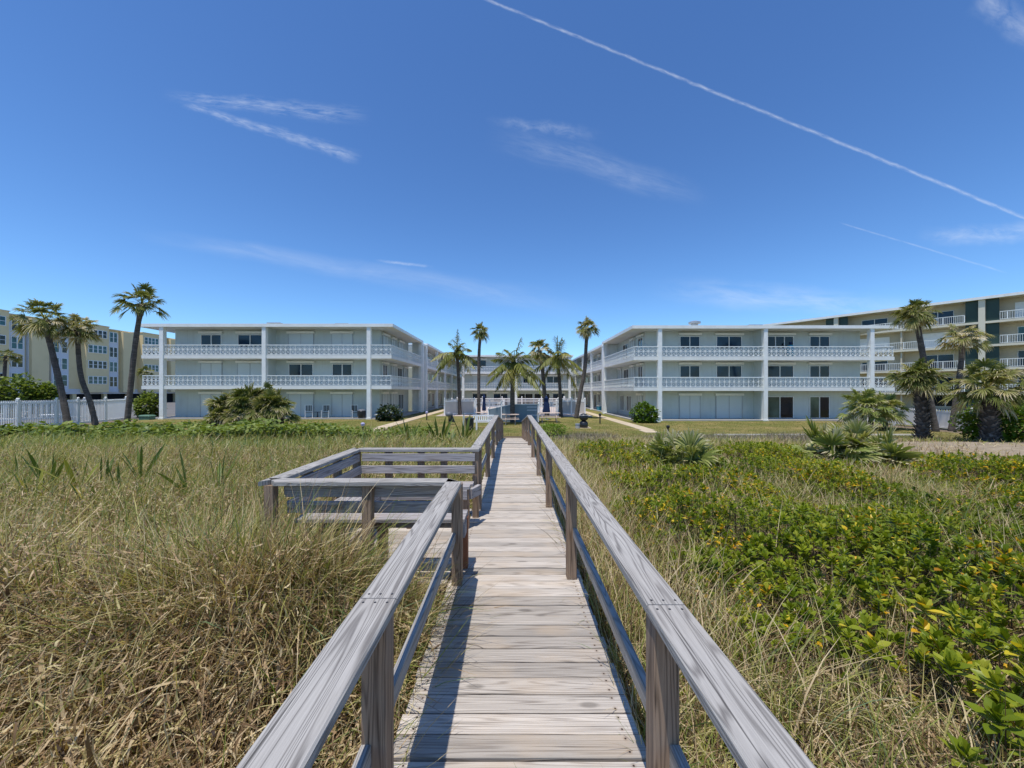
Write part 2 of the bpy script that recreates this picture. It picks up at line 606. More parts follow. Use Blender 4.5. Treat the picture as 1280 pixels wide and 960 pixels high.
def npmesh(name, V, F, mat, tone=None, parent=None, smooth=False):
    """V (n,3), F (m,4) numpy arrays, tone (n,)"""
    me = bpy.data.meshes.new(name)
    V = np.asarray(V, dtype=np.float32)
    if parent is not None:
        o0 = ORG[parent.name]
        V = V - np.array([o0.x, o0.y, o0.z], dtype=np.float32)
    F = np.asarray(F, dtype=np.int32)
    me.vertices.add(len(V))
    me.vertices.foreach_set('co', V.ravel())
    me.loops.add(F.size)
    me.loops.foreach_set('vertex_index', F.ravel())
    me.polygons.add(len(F))
    me.polygons.foreach_set('loop_start', np.arange(0, F.size, F.shape[1], dtype=np.int32))
    if smooth:
        me.polygons.foreach_set('use_smooth', np.ones(len(F), dtype=bool))
    me.update(calc_edges=True)
    if tone is not None:
        a = me.attributes.new('tone', 'FLOAT', 'POINT')
        a.data.foreach_set('value', np.clip(np.asarray(tone, dtype=np.float32), 0, 1))
    me.materials.append(MATS[mat])
    o = link(bpy.data.objects.new(name, me))
    if parent is not None:
        o.parent = parent
        ORG[o.name] = ORG[parent.name]
    else:
        ORG[o.name] = Vector((0, 0, 0))
    return o


def unit(a):
    return a / np.maximum(np.linalg.norm(a, axis=-1, keepdims=True), 1e-9)


def ribbons(spine, side, wid, fold=None):
    """spine (n,k,3), side (n,k,3) or (n,1,3), wid (n,k) half widths -> V, F"""
    n, k, _ = spine.shape
    if fold is None:
        L = spine - side * wid[..., None]
        Rr = spine + side * wid[..., None]
        V = np.stack([L, Rr], axis=2).reshape(-1, 3)
        c = 2
    else:
        L = spine - side * wid[..., None] + fold * wid[..., None]
        Rr = spine + side * wid[..., None] + fold * wid[..., None]
        V = np.stack([L, spine, Rr], axis=2).reshape(-1, 3)
        c = 3
    base = (np.arange(n) * k * c)[:, None, None, None]
    kk = (np.arange(k - 1) * c)[None, :, None, None]
    cc = np.arange(c - 1)[None, None, :, None]
    q = np.array([0, 1, c + 1, c])[None, None, None, :]
    F = (base + kk + cc + q).reshape(-1, 4)
    return V, F, k * c


def vnoise(x, y, s, seed=0):
    """smooth value noise 0..1 in numpy"""
    x, y = np.asarray(x) / s, np.asarray(y) / s
    xi, yi = np.floor(x).astype(np.int64), np.floor(y).astype(np.int64)
    fx, fy = x - xi, y - yi
    fx, fy = fx * fx * (3 - 2 * fx), fy * fy * (3 - 2 * fy)

    def hsh(i, j):
        t = np.sin(i * 127.1 + j * 311.7 + seed * 74.7) * 43758.5453
        return t - np.floor(t)
    return (hsh(xi, yi) * (1 - fx) + hsh(xi + 1, yi) * fx) * (1 - fy) + (hsh(xi, yi + 1) * (1 - fx) + hsh(xi + 1, yi + 1) * fx) * fy


def smooth(a, b, x):
    t = np.clip((np.asarray(x, dtype=float) - a) / (b - a), 0, 1)
    return t * t * (3 - 2 * t)


DECK = .75
RB = -.15                                              # the right building stands a little lower


def ground(x, y):
    x, y = np.asarray(x, dtype=float), np.asarray(y, dtype=float)
    dune = 1 - smooth(12, 21.5, y)
    nearw = 1 - smooth(.8, 1.9, np.abs(x))
    h = dune * (.52 + .14 * (vnoise(x, y, 2.6, 1) - .5) + .1 * smooth(1.5, 5, -x) - nearw * .12
                + .42 * smooth(-.8, -1.5, x) * np.exp(-((y - 2.7) / .62) ** 2) * smooth(-8, -2.5, x))
    h = h - dune * .25 * ((x > -2.4) & (x < -.5) & (y > 3.2) & (y < 5.9))
    h = h + RB * smooth(3, 10, x) * smooth(16, 24, y)
    return h


# ------------------------------------------------------------------ the ground
def sheet(name, xs, ys, mat, dz=0.0, kind='structure'):
    xs, ys = np.array(xs), np.array(ys)
    X, Y = np.meshgrid(xs, ys)
    Z = ground(X, Y) + dz
    V = np.stack([X, Y, Z], -1).reshape(-1, 3)
    nx, ny = len(xs), len(ys)
    i = (np.arange(ny - 1)[:, None] * nx + np.arange(nx - 1)[None, :]).reshape(-1)
    F = np.stack([i, i + 1, i + nx + 1, i + nx], -1)
    o = npmesh(name, V, F, mat, None, None, True)
    o['kind'] = kind
    return o


gx = np.concatenate([[-1500, -400, -150, -80], np.arange(-50, -8, 2.0), np.arange(-8, 8.1, .25), np.arange(10, 51, 2.0), [80, 150, 400, 1500]])
gy = np.concatenate([[-300, -60, -20, -8], np.arange(-4, 16, .25), np.arange(16, 27, .5), np.arange(28, 60, 4.0), [80, 120, 250, 600, 2500]])
sheet('ground', gx, gy, 'dune_soil')
sheet('lawn', np.concatenate([np.arange(-31.8, -8, 2.0), np.arange(-8, 8.1, .5), np.arange(10, 29.3, 2)]),
      np.concatenate([np.arange(21.2, 27, .5), np.arange(28, 92, 4.0)]), 'lawn_grass', .02)
sheet('sandy_patch', np.arange(10.5, 21, .5), np.arange(10.0, 18.5, .5), 'sandy_litter', .015)
# sandy beds of soil in front of the lawn kerb
sheet('planting_bed', np.arange(-28, -9.9, 1.0), np.arange(20.6, 22.7, .35), 'sandy_litter', .03)
sheet('parking_ground', np.arange(-110, -33.9, 4.0), np.arange(10, 130, 6.0), 'asphalt', .03)
sheet('side_yard', np.arange(30, 110, 4.0), np.arange(20, 130, 6.0), 'lawn_grass', .03)

for x0, x1 in ((-30, -14.5), (12, 24.5)):
    mb = MB()
    x = x0
    while x < x1:
        z = float(ground(x + .7, 22.75))
        mb.box(x, min(x + 1.5, x1) - .012, 22.7, 22.85, z - .1, z + .10)
        x += 1.5
    mb.build('kerb', 'kerb_white', kind='structure')

for sx, xa, xb in ((1, 8.7, 9.6), (-1, -9.3, -8.4)):
    mb = MB()
    y = 24.2 if sx > 0 else 23.4
    while y < 74:
        x0 = xa + (-.9 * (26 - y) / 6 * sx if y < 26 else 0)
        z = float(ground(xa + .4, y))
        mb.box(x0, x0 + .9, y, y + 1.48, z - .08, z + .055)
        y += 1.5
    mb.build('path', 'path_concrete', kind='structure')
MB().box(-7.6, 8.0, 38.2, 60, -.05, .04).build('pool_deck', 'pool_deck', kind='structure')
MB().box(3.4, 5.4, 26.0, 27.4, -.2, .0).build('grill_pad', 'path_concrete', kind='structure')

# ------------------------------------------------------------------ boardwalk with platform
HW = .615                                              # half width of the walk
YK, YE = 12.8, 20.3                                    # kink where the ramp starts, foot of the ramp


def deckz(y):
    return DECK if y <= YK else DECK * (1 - (y - YK) / (YE - YK)) + .02


CX = .03
walk = thing('boardwalk', 'long weathered grey timber boardwalk with handrails and a bench platform on its left',
             'boardwalk', (CX, 6, 0))
mb = MB()
y = -1.2
while y < YE:
    wd = .124
    yc = y + wd / 2
    z = deckz(yc) - .019 + random.uniform(-.004, .003)
    a, b = -HW + CX + random.uniform(-.012, .012), HW + CX + random.uniform(-.012, .012)
    s = -DECK / (YE - YK) if yc > YK else 0
    mb.beam((a, yc, z + random.uniform(-.002, .002)), (b, yc, z + random.uniform(-.002, .002)), wd - .002 + random.uniform(-.004, .003), .038, (0, -s, 1), bev=.005)
    y += wd + .008
mb.build('deck_boards', 'wood_deck', walk)

PX0, PX1, PY0, PY1 = -2.22, -.60, 3.45, 5.62           # the platform
mb = MB()
y = PY0 + .06
while y < PY1 + .1:
    mb.beam((PX0, y + .068, DECK - .024), (-HW + CX - .014, y + .068, DECK - .024), .122, .038, bev=.004)
    y += .132
mb.build('platform_boards', 'wood_deck', walk)
# joists and beams under the walk
mb = MB()
for sx in (-1, 1):
    mb.beam((CX + sx * (HW - .05), -1.2, DECK - .135), (CX + sx * (HW - .05), YK, DECK - .135), .04, .19)
    mb.beam((CX + sx * (HW - .05), YK, DECK - .135), (CX + sx * (HW - .05), YE, -.1), .04, .19)
for yy in (PY0 + .02, 4.5, PY1 - .02):
    mb.beam((PX0, yy, DECK - .135), (-HW, yy, DECK - .135), .04, .19)
mb.build('joists', 'wood_post', walk)

RAILW, RAILT, RZ = .145, .042, .955                    # cap rail: width, thickness, top above the deck
RXL, RXR = CX - .545, CX + .545


def railz(y):
    """top of the rail"""
    return DECK + RZ + (0 if y < YK else -(y - YK) * (DECK + .02) / (YE - YK))


def cap(x0, y0, x1, y1, skew=(0, 0), mat='wood_rail', dz=0.0):
    mb = MB()
    mb.beam((x0, y0, railz(y0) - RAILT / 2 + dz), (x1, y1, railz(y1) - RAILT / 2 + dz), RAILW, RAILT, skew=skew, bev=.006)
    return mb.build('handrail', mat, walk)


def post(x, y, top=None, base=None, wid=.092, name='post'):
    zt = railz(y) - RAILT - .002 if top is None else top
    zb = deckz(y) + .001 if base is None else base
    mb = MB()
    mb.beam((x, y, zb), (x, y, zt), wid, wid, (0, 1, 0), bev=.005)
    return mb.build(name, 'wood_post', walk)


lpy = [-.75, 1.43, 3.5]
rpy = [-.75, 1.43, 3.62, 5.82, 8.0, 10.2, 12.5, 14.6, 16.7, 18.6, 20.1]
lpy2 = [5.72, 7.9, 10.1, 12.5, 14.6, 16.7, 18.6, 20.1]
for yy in lpy + lpy2:
    post(CX - .528, yy)
for yy in rpy:
    post(CX + .528, yy)
# cap rails, jointed over the posts
for a, b in ((-1.2, 1.475), (1.480, 3.44)):
    cap(RXL, a, RXL, b, (0, -1) if b > 3 else (0, 0))
for a, b in ((5.70, 8.9), (8.905, YK), (YK + .004, 20.2)):
    cap(RXL, a, RXL, b, (-1, 0) if a < 6 else (0, 0))
for a, b in ((-1.2, 1.43), (1.435, 5.84), (5.845, 10.3), (10.305, YK), (YK + .004, 20.2)):
    cap(RXR, a, RXR, b)
# nails on the cap joints
for x, yj in ((RXL, 1.478), (RXR, 1.433)):
    for k in (-.045, 0, .045):
        for dy_ in (-.03, .03):
            MB().lathe((x + k, yj + dy_, DECK + RZ - .0), [(.005, -.004), (.005, .0012), (.002, .002)], 6).build('nail', 'black_metal', walk)
# lower rails between posts
for side, ys in ((-1, lpy), (-1, lpy2), (1, rpy)):
    for a, b in zip(ys[:-1], ys[1:]):
        mb = MB()
        za, zb = railz(a) - .52, railz(b) - .52
        x = CX + side * .555
        mb.beam((x, a + .047, za), (x, b - .047, zb), .038, .089, bev=.004)
        mb.build('lower_rail', 'wood_rail', walk)
# platform railing: near, left, far
zr = DECK + RZ - RAILT / 2
PXL = -2.16
YN, YF = 3.44, 5.63


def prail(p0, p1, skew):
    mb = MB()
    mb.beam((p0[0], p0[1], zr), (p1[0], p1[1], zr), RAILW, RAILT, skew=skew, bev=.006)
    return mb.build('handrail', 'wood_rail', walk)


e = RAILW / 2
# mitred rectangle
yn, yf, xl = YN + .012, 5.36, PXL
prail((RXL - .005, yn), (xl, yn), (1, 1))
prail((xl, yn + .002), (xl, yf), (1, -1))
prail((xl + .004, yf), (RXL + .06, yf), (-1, 0))
prail((RXL, yf + e + .004), (RXL, 5.695), (0, 0))
gz = .2
for x, y in ((xl, yn), (xl, yf), (-1.29, yn), (-1.72, yf + .02), (-1.27, yf + .02), (-.95, yf + .02), (xl - .02, 4.1), (xl - .02, 4.8), (CX - .535, yf + .0)):
    post(x, y, DECK + RZ - RAILT - .002, gz, .085)
# benches: near, left, far
zs = DECK + .52


def bench(nm, slats, backs, frontb, ends):
    for p0, p1, w_ in slats:
        mb = MB()
        mb.beam(p0, p1, w_, .04, bev=.005)
        mb.build('bench_seat', 'wood_bench', walk)
    for p0, p1, up in backs:
        mb = MB()
        mb.beam(p0, p1, .035, .105, up, bev=.004)
        mb.build('bench_backrest', 'wood_bench', walk)
    for p0, p1, m_ in ends:
        mb = MB()
        mb.beam(p0, p1, .06, .13, bev=.005)
        mb.build('bench_apron', m_, walk)


xr = CX - .5
# near bench (its back is seen from behind)
bench('near', [((xl + .1, yn + .26 + k * .15, zs), (xr + .02, yn + .26 + k * .15, zs), .142) for k in range(2)],
      [((xl + .1, yn + .06, DECK + RZ - .115), (xr - .03, yn + .06, DECK + RZ - .115), (0, -.05, 1)),
       ((xl + .1, yn + .09, DECK + RZ - .27), (xr - .03, yn + .09, DECK + RZ - .27), (0, -.08, 1))], 0,
      [((xl + .12, yn + .47, zs - .09), (xr + .02, yn + .47, zs - .09), 'wood_bench'), ((xr - .005, yn + .18, zs - .09), (xr - .005, yn + .43, zs - .09), 'wood_bench')])
mb = MB()
mb.beam((xr - .01, yn + .38, DECK + .001), (xr - .01, yn + .38, zs - .02), .085, .085, (0, 1, 0), bev=.006)
mb.build('bench_leg', 'wood_red', walk)
# far bench
bench('far', [((xl + .1, yf - .26 - k * .15, zs), (xr - .04 - k * .03, yf - .26 - k * .15, zs), .142) for k in range(2)],
      [((xl + .1, yf - .065, DECK + RZ - .115), (xr - .04, yf - .065, DECK + RZ - .115), (0, .05, 1)),
       ((xl + .1, yf - .095, DECK + RZ - .275), (xr - .04, yf - .095, DECK + RZ - .275), (0, .08, 1))], 0,
      [((xl + .12, yf - .46, zs - .085), (xr - .10, yf - .46, zs - .085), 'wood_bench'), ((xr - .07, yf - .44, zs - .085), (xr + .03, yf - .2, zs - .085), 'wood_bench')])
# left bench
bench('left', [((xl + .26 + k * .15, yn + .45, zs + .001), (xl + .26 + k * .15, yf - .45, zs + .001), .142) for k in range(2)],
      [((xl + .06, yn + .12, DECK + RZ - .115), (xl + .06, yf - .1, DECK + RZ - .115), (-.05, 0, 1)),
       ((xl + .09, yn + .12, DECK + RZ - .275), (xl + .09, yf - .1, DECK + RZ - .275), (-.08, 0, 1))], 0,
      [((xl + .46, yn + .45, zs - .085), (xl + .46, yf - .45, zs - .085), 'wood_bench')])
for x, y in ((xl + .42, yf - .42), (xl + .42, yn + .42), (-1.3, yf - .42), (-1.3, yn + .42), (xr - .12, yf - .42)):
    mb = MB()
    mb.beam((x, y, DECK + .001), (x, y, zs - .022), .085, .085, (0, 1, 0))
    mb.build('bench_leg', 'wood_post', walk)

# ------------------------------------------------------------------ white and aqua apartment blocks
FL = [(2.68, 2.98), (5.39, 5.69), (8.20, 8.42)]        # slab bottoms and tops, roof last
ST = [(.12, 2.68), (2.98, 5.39), (5.69, 8.20)]         # storeys: floor, ceiling


def V2(p):
    return Vector((p[0], p[1], 0))


class Loc:
    """plan frame of a facade: a point s metres along u, o metres outward, at z"""
    def __init__(s, P, u, n, z0=0.0):
        s.P, s.u, s.n, s.z0 = V2(P), V2(u), V2(n), z0

    def p(s, a, o, z):
        q = s.P + s.u * a + s.n * o
        return (q.x, q.y, s.z0 + z)

    def box(s, mb, a0, a1, o0, o1, z0, z1):
        c = [s.p(a0, o1, z0), s.p(a1, o1, z0), s.p(a1, o0, z0), s.p(a0, o0, z0),
             s.p(a0, o1, z1), s.p(a1, o1, z1), s.p(a1, o0, z1), s.p(a0, o0, z1)]
        if s.u.cross(-s.n).z < 0:
            c = [c[1], c[0], c[3], c[2], c[5], c[4], c[7], c[6]]
        mb.quadbox(c)
        return mb


def railing(F, root, a0, a1, z, ornament=True, o=-.07, cell=.42):
    """breeze pattern balustrade between two supports, .92 high"""
    mb = MB()
    F.box(mb, a0, a1, o - .05, o + .05, z + .86, z + .93)
    F.box(mb, a0, a1, o - .025, o + .025, z + .455, z + .495)
    F.box(mb, a0, a1, o - .03, o + .03, z + .04, z + .085)
    n = max(1, round((a1 - a0) / cell))
    for k in range(n + 1):
        a = a0 + (a1 - a0) * k / n
        a = min(max(a, a0 + .021), a1 - .021)
        F.box(mb, a - .02, a + .02, o - .024, o + .024, z + .086, z + .859)
    if ornament:
        for k in range(n):
            c0, c1 = a0 + (a1 - a0) * k / n + .02, a0 + (a1 - a0) * (k + 1) / n - .02
            for zb, zt in ((z + .085, z + .455), (z + .495, z + .86)):
                for (pa, pz, qa, qz) in ((c0, zb, c1, zt), (c0, zt, c1, zb)):
                    mb.beam(F.p(pa, o, pz), F.p(qa, o, qz), .034 if z > 4 else .014, .020, tuple(F.n))
    return mb.build('balcony_railing', 'white_rail', root)


def sliding_door(F, root, a, w_, z, h, o, glass='glass_blue', panes=2, split=None):
    """white frame with panes, standing proud of the wall at outward offset o"""
    mb = MB()
    f = .05
    F.box(mb, a - w_ / 2, a - w_ / 2 + f, o + .003, o + .07, z, z + h)
    F.box(mb, a + w_ / 2 - f, a + w_ / 2, o + .003, o + .07, z, z + h)
    F.box(mb, a - w_ / 2 + f, a + w_ / 2 - f, o + .003, o + .07, z + h - f, z + h)
    F.box(mb, a - w_ / 2 + f, a + w_ / 2 - f, o + .003, o + .07, z, z + f)
    for k in range(1, panes):
        c = a - w_ / 2 + w_ * k / panes
        F.box(mb, c - .035, c + .035, o + .004, o + .06, z + f, z + h - f)
    fr = mb.build('sliding_door' if h > 1.6 else 'window', 'white_paint', root)
    for k in range(panes):
        c0, c1 = a - w_ / 2 + w_ * k / panes, a - w_ / 2 + w_ * (k + 1) / panes
        mb = MB()
        F.box(mb, c0 + f, c1 - f, o + .004, o + .035 - .012 * (k % 2), z + f + .001, z + h - f - .001)
        gl = glass if isinstance(glass, str) else glass[k % len(glass)]
        mb.build('pane', gl, fr)
    return fr


def shutter_box(F, root, a, w_, z, o):
    mb = MB()
    F.box(mb, a - w_ / 2 - .12, a + w_ / 2 + .12, o + .003, o + .22, z, z + .2)
    return mb.build('shutter_box', 'white_paint', root)


def shutter(F, root, a, w_, z, h, o):
    mb = MB()
    F.box(mb, a - w_ / 2, a - .02, o + .003, o + .06, z, z + h)
    F.box(mb, a + .02, a + w_ / 2, o + .003, o + .06, z, z + h)
    s_ = mb.build('rolled_shutter', 'shutter', root)
    mb = MB()
    F.box(mb, a - .02, a + .02, o + .003, o + .085, z, z + h)
    F.box(mb, a - w_ / 2 - .05, a - w_ / 2, o + .003, o + .08, z, z + h)
    F.box(mb, a + w_ / 2, a + w_ / 2 + .05, o + .003, o + .08, z, z + h)
    mb.build('shutter_guide', 'metal_grey', s_)
    return s_


def column(F, root, a, z1=8.20, o0=-.30, o1=.07, w_=.34):
    mb = MB()
    F.box(mb, a - w_ / 2, a + w_ / 2, o0, o1, -.05, z1)
    F.box(mb, a - w_ / 2 - .05, a + w_ / 2 + .05, o0 - .02, o1 + .05, -.06, .14)
    return mb.build('column', 'white_paint', root)


def slab(F, root, a0, a1, o0, o1, z0, z1, name='balcony_slab', mat='slab_paint'):
    mb = MB()
    F.box(mb, a0, a1, o0, o1, z0, z1)
    return mb.build(name, mat, root)


def dressing(F, root, floor, items, o=-1.6):
    """items: (centre, width, kind)"""
    z, zc = ST[floor]
    for a, w_, kind in items:
        h = 2.02
        if kind == 'glass':
            sliding_door(F, root, a, w_, z + (.84 if floor else .02), h - (.82 if floor else 0), o)
            shutter_box(F, root, a, w_, z + 2.12, o)
        elif kind == 'open':
            sliding_door(F, root, a, w_, z + .84, h - .82, o, 'glass_dark', 3)
            shutter_box(F, root, a, w_, z + 2.12, o)
        elif kind == 'green':
            sliding_door(F, root, a, w_, z + .02, h, o, ('glass_green', 'glass_dark'))
        elif kind == 'shut':
            shutter(F, root, a, w_, z + .02, h + .06, o)
            shutter_box(F, root, a, w_, z + 2.12, o)
        elif kind == 'win':
            sliding_door(F, root, a, w_, z + .85, 1.2, o, 'glass_dark', 2)
            shutter_box(F, root, a, w_, z + 2.12, o)
        elif kind == 'door':
            sliding_door(F, root, a, w_, z + .02, h, o, 'glass_dark', 2)
        elif kind == 'jal':
            sliding_door(F, root, a, w_, z + .4, 1.65, o, 'glass_dark', 3)


def front_block(root, xo, xc, y0, y1, z0, cols, fronts, sgn, courts):
    """xo: outer slab edge, xc: court slab edge (x); y0 front edge; y1 rear. sgn=+1 when the court lies to +x"""
    lo, hi = min(xo, xc), max(xo, xc)
    F = Loc((lo, y0), (1, 0), (0, -1), z0)
    L = hi - lo
    # walls
    mb = MB()
    for z, zc in ST:
        F.box(mb, 1.6, L - 1.6, -(y1 - y0), -1.6, z - (.25 if z < 1 else 0), zc)
    mb.build('wall', 'aqua_wall', root)
    mb = MB()
    F.box(mb, .05, L - .05, -(y1 - y0), .0, -.1, .12)
    mb.build('patio_slab', 'concrete', root)
    for i, (a, b) in enumerate(FL[:2]):
        slab(F, root, 0, L, -(y1 - y0), 0, a, b)
    rf = slab(F, root, -.12, L + .12, -(y1 - y0) - .1, .10, FL[2][0], FL[2][1], 'roof', 'roof_white')
    mb = MB()
    F.box(mb, -.16, L + .16, .10, .14, FL[2][0] - .03, FL[2][1] + .03)
    F.box(mb, -.16, -.12, -(y1 - y0) - .1, .099, FL[2][0] - .03, FL[2][1] + .03)
    F.box(mb, L + .12, L + .16, -(y1 - y0) - .1, .099, FL[2][0] - .03, FL[2][1] + .03)
    mb.build('fascia', 'white_paint', rf)
    cs = [c - lo for c in cols]
    for c in cs:
        column(F, root, c)
    # partition fin at the middle column
    mb = MB()
    for z, zc in ST:
        F.box(mb, cs[1] - .08, cs[1] + .08, -1.599, -.31, z + .001, zc - .001)
    mb.build('partition', 'aqua_wall', root)
    for z in (2.98, 5.69):
        e_ = [0.05] + cs + [L - .05]
        for k in range(len(e_) - 1):
            p, q = e_[k] + (.17 if k else .0), e_[k + 1] - (.17 if k < len(e_) - 2 else .0)
            railing(F, root, p, q, z)
    for fl in range(3):
        dressing(F, root, fl, [(a - lo, w_, k) for a, w_, k in fronts[fl]])
    # court side
    C = Loc((xc, y0), (0, 1), (sgn, 0), z0)
    D = y1 - y0
    column(C, root, D - .25)
    for z in (2.98, 5.69):
        railing(C, root, .12, D - .44, z, True)
    for fl in range(3):
        dressing(C, root, fl, [(a - y0, w_, k) for a, w_, k in courts[fl]])
    # outer side
    O = Loc((xo, y0), (0, 1), (-sgn, 0), z0)
    for z in (2.98, 5.69):
        railing(O, root, .12, D - .1, z, False)
    return rf


def vent(root, x, y, z, kind):
    mb = MB()
    if kind == 'cap':
        mb.lathe((x, y, z), [(.3, 0), (.3, .35), (.52, .36), (.52, .52), (.2, .62)], 14)
    else:
        mb.box(x - .45, x + .45, y - .3, y + .3, z, z + .22)
        mb.box(x - .6, x + .6, y - .4, y + .4, z + .222, z + .3)
    return mb.build('roof_vent', 'metal_grey', root)


def wx(p):
    return (p - 640) * 35.6 / 481


lw = [(wx(264.5), 1.9), (wx(313), 2.25), (wx(376.5), 2.25), (wx(428), 1.85)]
rw = [(wx(862), 1.85), (wx(911), 2.35), (wx(974.5), 2.5), (wx(1024), 1.85)]


def kinds(ws, ks):
    return [(a, w_, k) for (a, w_), k in zip(ws, ks)]


LB = thing('apartment_building', 'pale aqua three storey apartment block left of the boardwalk, its windows mostly shuttered',
           'building', (-21.7, 34, 0), 'white balcony apartment blocks')
lcourt = [[(36.9, 1.3, 'shut'), (39.6, 1.5, 'shut'), (42.3, 1.9, 'jal')], [(37.0, 1.3, 'win'), (39.6, 1.3, 'shut'), (41.9, 1.6, 'door'), (44.0, 1.2, 'shut')],
          [(37.2, 1.6, 'shut'), (39.6, 1.3, 'shut'), (42.3, 1.9, 'shut')]]
r_ = front_block(LB, -32.75, -10.65, 34, 45.5, 0, [-30.95, -21.9, -12.65],
                 [kinds(lw, ['shut'] * 4), kinds(lw, ['shut', 'shut', 'glass', 'glass']), kinds(lw, ['glass', 'glass', 'shut', 'shut'])], 1, lcourt)
vent(r_, -21.6, 35.2, 8.42, 'box')
vent(r_, -15.6, 35.6, 8.42, 'box')

RBk = thing('apartment_building', 'pale aqua three storey apartment block right of the boardwalk, dark glass doors on balconies',
            'building', (21.9, 34, RB), 'white balcony apartment blocks')
rcourt = [[(37.0, 1.2, 'shut'), (40.5, 1.6, 'jal'), (43.0, 1.4, 'jal')], [(36.9, 1.3, 'win'), (39.2, 1.2, 'shut'), (41.5, 1.7, 'door'), (43.9, 1.3, 'shut')],
          [(36.9, 1.3, 'win'), (39.2, 1.2, 'shut'), (41.8, 1.8, 'door')]]
r_ = front_block(RBk, 33.8, 10.75, 34, 45.3, RB, [13.07, 22.4, 31.8],
                 [kinds(rw, ['shut', 'shut', 'green', 'green']), kinds(rw, ['glass'] * 4), kinds(rw, ['glass', 'glass', 'open', 'glass'])], -1, rcourt)
vent(r_, 16.6, 35.0, 8.42 + RB, 'cap')
vent(r_, 22.2, 35.4, 8.42 + RB, 'box')


def rear_block(root, xc, sgn, y0, y1, z0, depth=10.0):
    C = Loc((xc, y0), (0, 1), (sgn, 0), z0)
    D = y1 - y0
    mb = MB()
    for z, zc in ST:
        C.box(mb, 0, D, -depth, -1.6, z - (.25 if z < 1 else 0), zc)
    mb.build('wall', 'aqua_wall_court', root)
    mb = MB()
    C.box(mb, 0, D, -1.6, -.02, -.1, .12)
    mb.build('patio_slab', 'concrete', root)
    for a, b in FL[:2]:
        slab(C, root, 0, D, -depth, 0, a, b)
    rf = slab(C, root, -.02, D, -depth, .1, FL[2][0], FL[2][1], 'roof', 'roof_white')
    mb = MB()
    C.box(mb, -.02, D, .10, .14, FL[2][0] - .03, FL[2][1] + .03)
    mb.build('fascia', 'white_paint', rf)
    # stair wall in the slot between the blocks
    mb = MB()
    C.box(mb, -2.2, -1.9, -1.2, .1, -.1, 8.0)
    C.box(mb, -.3, -.03, -1.2, .1, -.1, 8.0)
    C.box(mb, -1.9, -.3, -1.2, -1.0, -.1, 8.0)
    C.box(mb, -2.2, -.03, -1.2, .0, 8.001, 8.2)
    mb.build('stair_wall', 'white_paint', root)
    n = int(D // 6.8)
    prev = .1
    for k in range(n + 1):
        a = .2 + k * 6.8
        column(C, root, a, 8.2, -.28, .06, .26)
        if k:
            for z in (2.98, 5.69):
                railing(C, root, prev, a - .14, z, k < 3)
        prev = a + .14
        for fl in range(3):
            dressing(C, root, fl, [(a + 1.7, 1.3, 'win'), (a + 4.6, 1.8, 'door')] if a + 6 < D else [])
    return rf


LR = thing('apartment_building', 'rear left white apartment wing in shade along the courtyard, behind the leftmost coconut palm', 'building',
           (-10.6, 48, 0), 'white balcony apartment blocks')
rear_block(LR, -10.6, 1, 47.7, 104, 0)
RR = thing('apartment_building', 'rear right white apartment wing along the courtyard, sunlit balcony edges behind the leaning palm', 'building',
           (11.2, 48, RB), 'white balcony apartment blocks')
rear_block(RR, 11.2, -1, 47.5, 100, RB)

FB = thing('apartment_building', 'white apartment block closing the far end of the courtyard behind the pool and palms', 'building',
           (.7, 62.7, -.05), 'white balcony apartment blocks')
F = Loc((-8.4, 62.7), (1, 0), (0, -1), -.05)
L = 18.3
mb = MB()
for z, zc in ST:
    F.box(mb, 0, L, -10, -1.6, z - (.25 if z < 1 else 0), zc)
mb.build('wall', 'aqua_wall', FB)
mb = MB()
F.box(mb, 0, L, -1.6, -.02, -.1, .12)
mb.build('patio_slab', 'concrete', FB)
for a, b in FL[:2]:
    slab(F, FB, 0, L, -10, 0, a, b)
rf = slab(F, FB, -.1, L + .1, -10, .1, FL[2][0], FL[2][1], 'roof', 'roof_white')
mb = MB()
F.box(mb, -.1, L + .1, .1, .14, FL[2][0] - .03, FL[2][1] + .03)
mb.build('fascia', 'white_paint', rf)
cs = [.45, 9.05, 17.8]
for c in cs:
    column(F, FB, c, 8.2, -.28, .06, .36)
for z in (2.98, 5.69):
    for a, b in ((.63, 8.87), (9.23, 17.62)):
        railing(F, FB, a, b, z)
for fl, its in ((2, [(2.9, 2.4, 'glass'), (11.5, 2.0, 'shut'), (15.2, 2.0, 'shut')]), (1, [(11.2, 1.9, 'glass'), (15.3, 2.2, 'glass'), (3.0, 2.2, 'shut'), (6.4, 2.2, 'shut')]),
                (0, [(3.0, 2.4, 'glass'), (6.5, 2.4, 'glass'), (10.6, 2.6, 'door'), (13.4, 2.6, 'door'), (16.2, 2.0, 'glass')])):
    dressing(F, FB, fl, its)

# ------------------------------------------------------------------ yellow building far left
YB = thing('apartment_building', 'tall yellow stucco apartment building with teal windows at the far left behind the palms', 'building', (-77, 75, 0))
G = Loc((-77, 0), (0, 1), (1, 0), 0)
FLY = [3.0, 5.85, 8.7, 11.55]
mb = MB()
G.box(mb, 40, 125, -16, -.6, 2.3, 14.3)
mb.build('wall', 'yellow_stucco', YB)
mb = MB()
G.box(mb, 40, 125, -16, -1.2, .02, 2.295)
mb.build('garage_shade_block', 'garage_shade', YB)  # solid block, the open garage's shade put into its near-black colour
for a in (44, 50, 56, 62.5, 68.3, 73.5, 78, 83.5, 89, 95, 101):
    mb = MB()
    G.box(mb, a - .3, a + .3, -1.15, -.65, .02, 2.29)
    mb.build('garage_column', 'yellow_stucco', YB)
mb = MB()
G.box(mb, 40, 125, -1.1, -.55, 2.0, 2.9)
mb.build('ledge', 'pale_trim', YB)


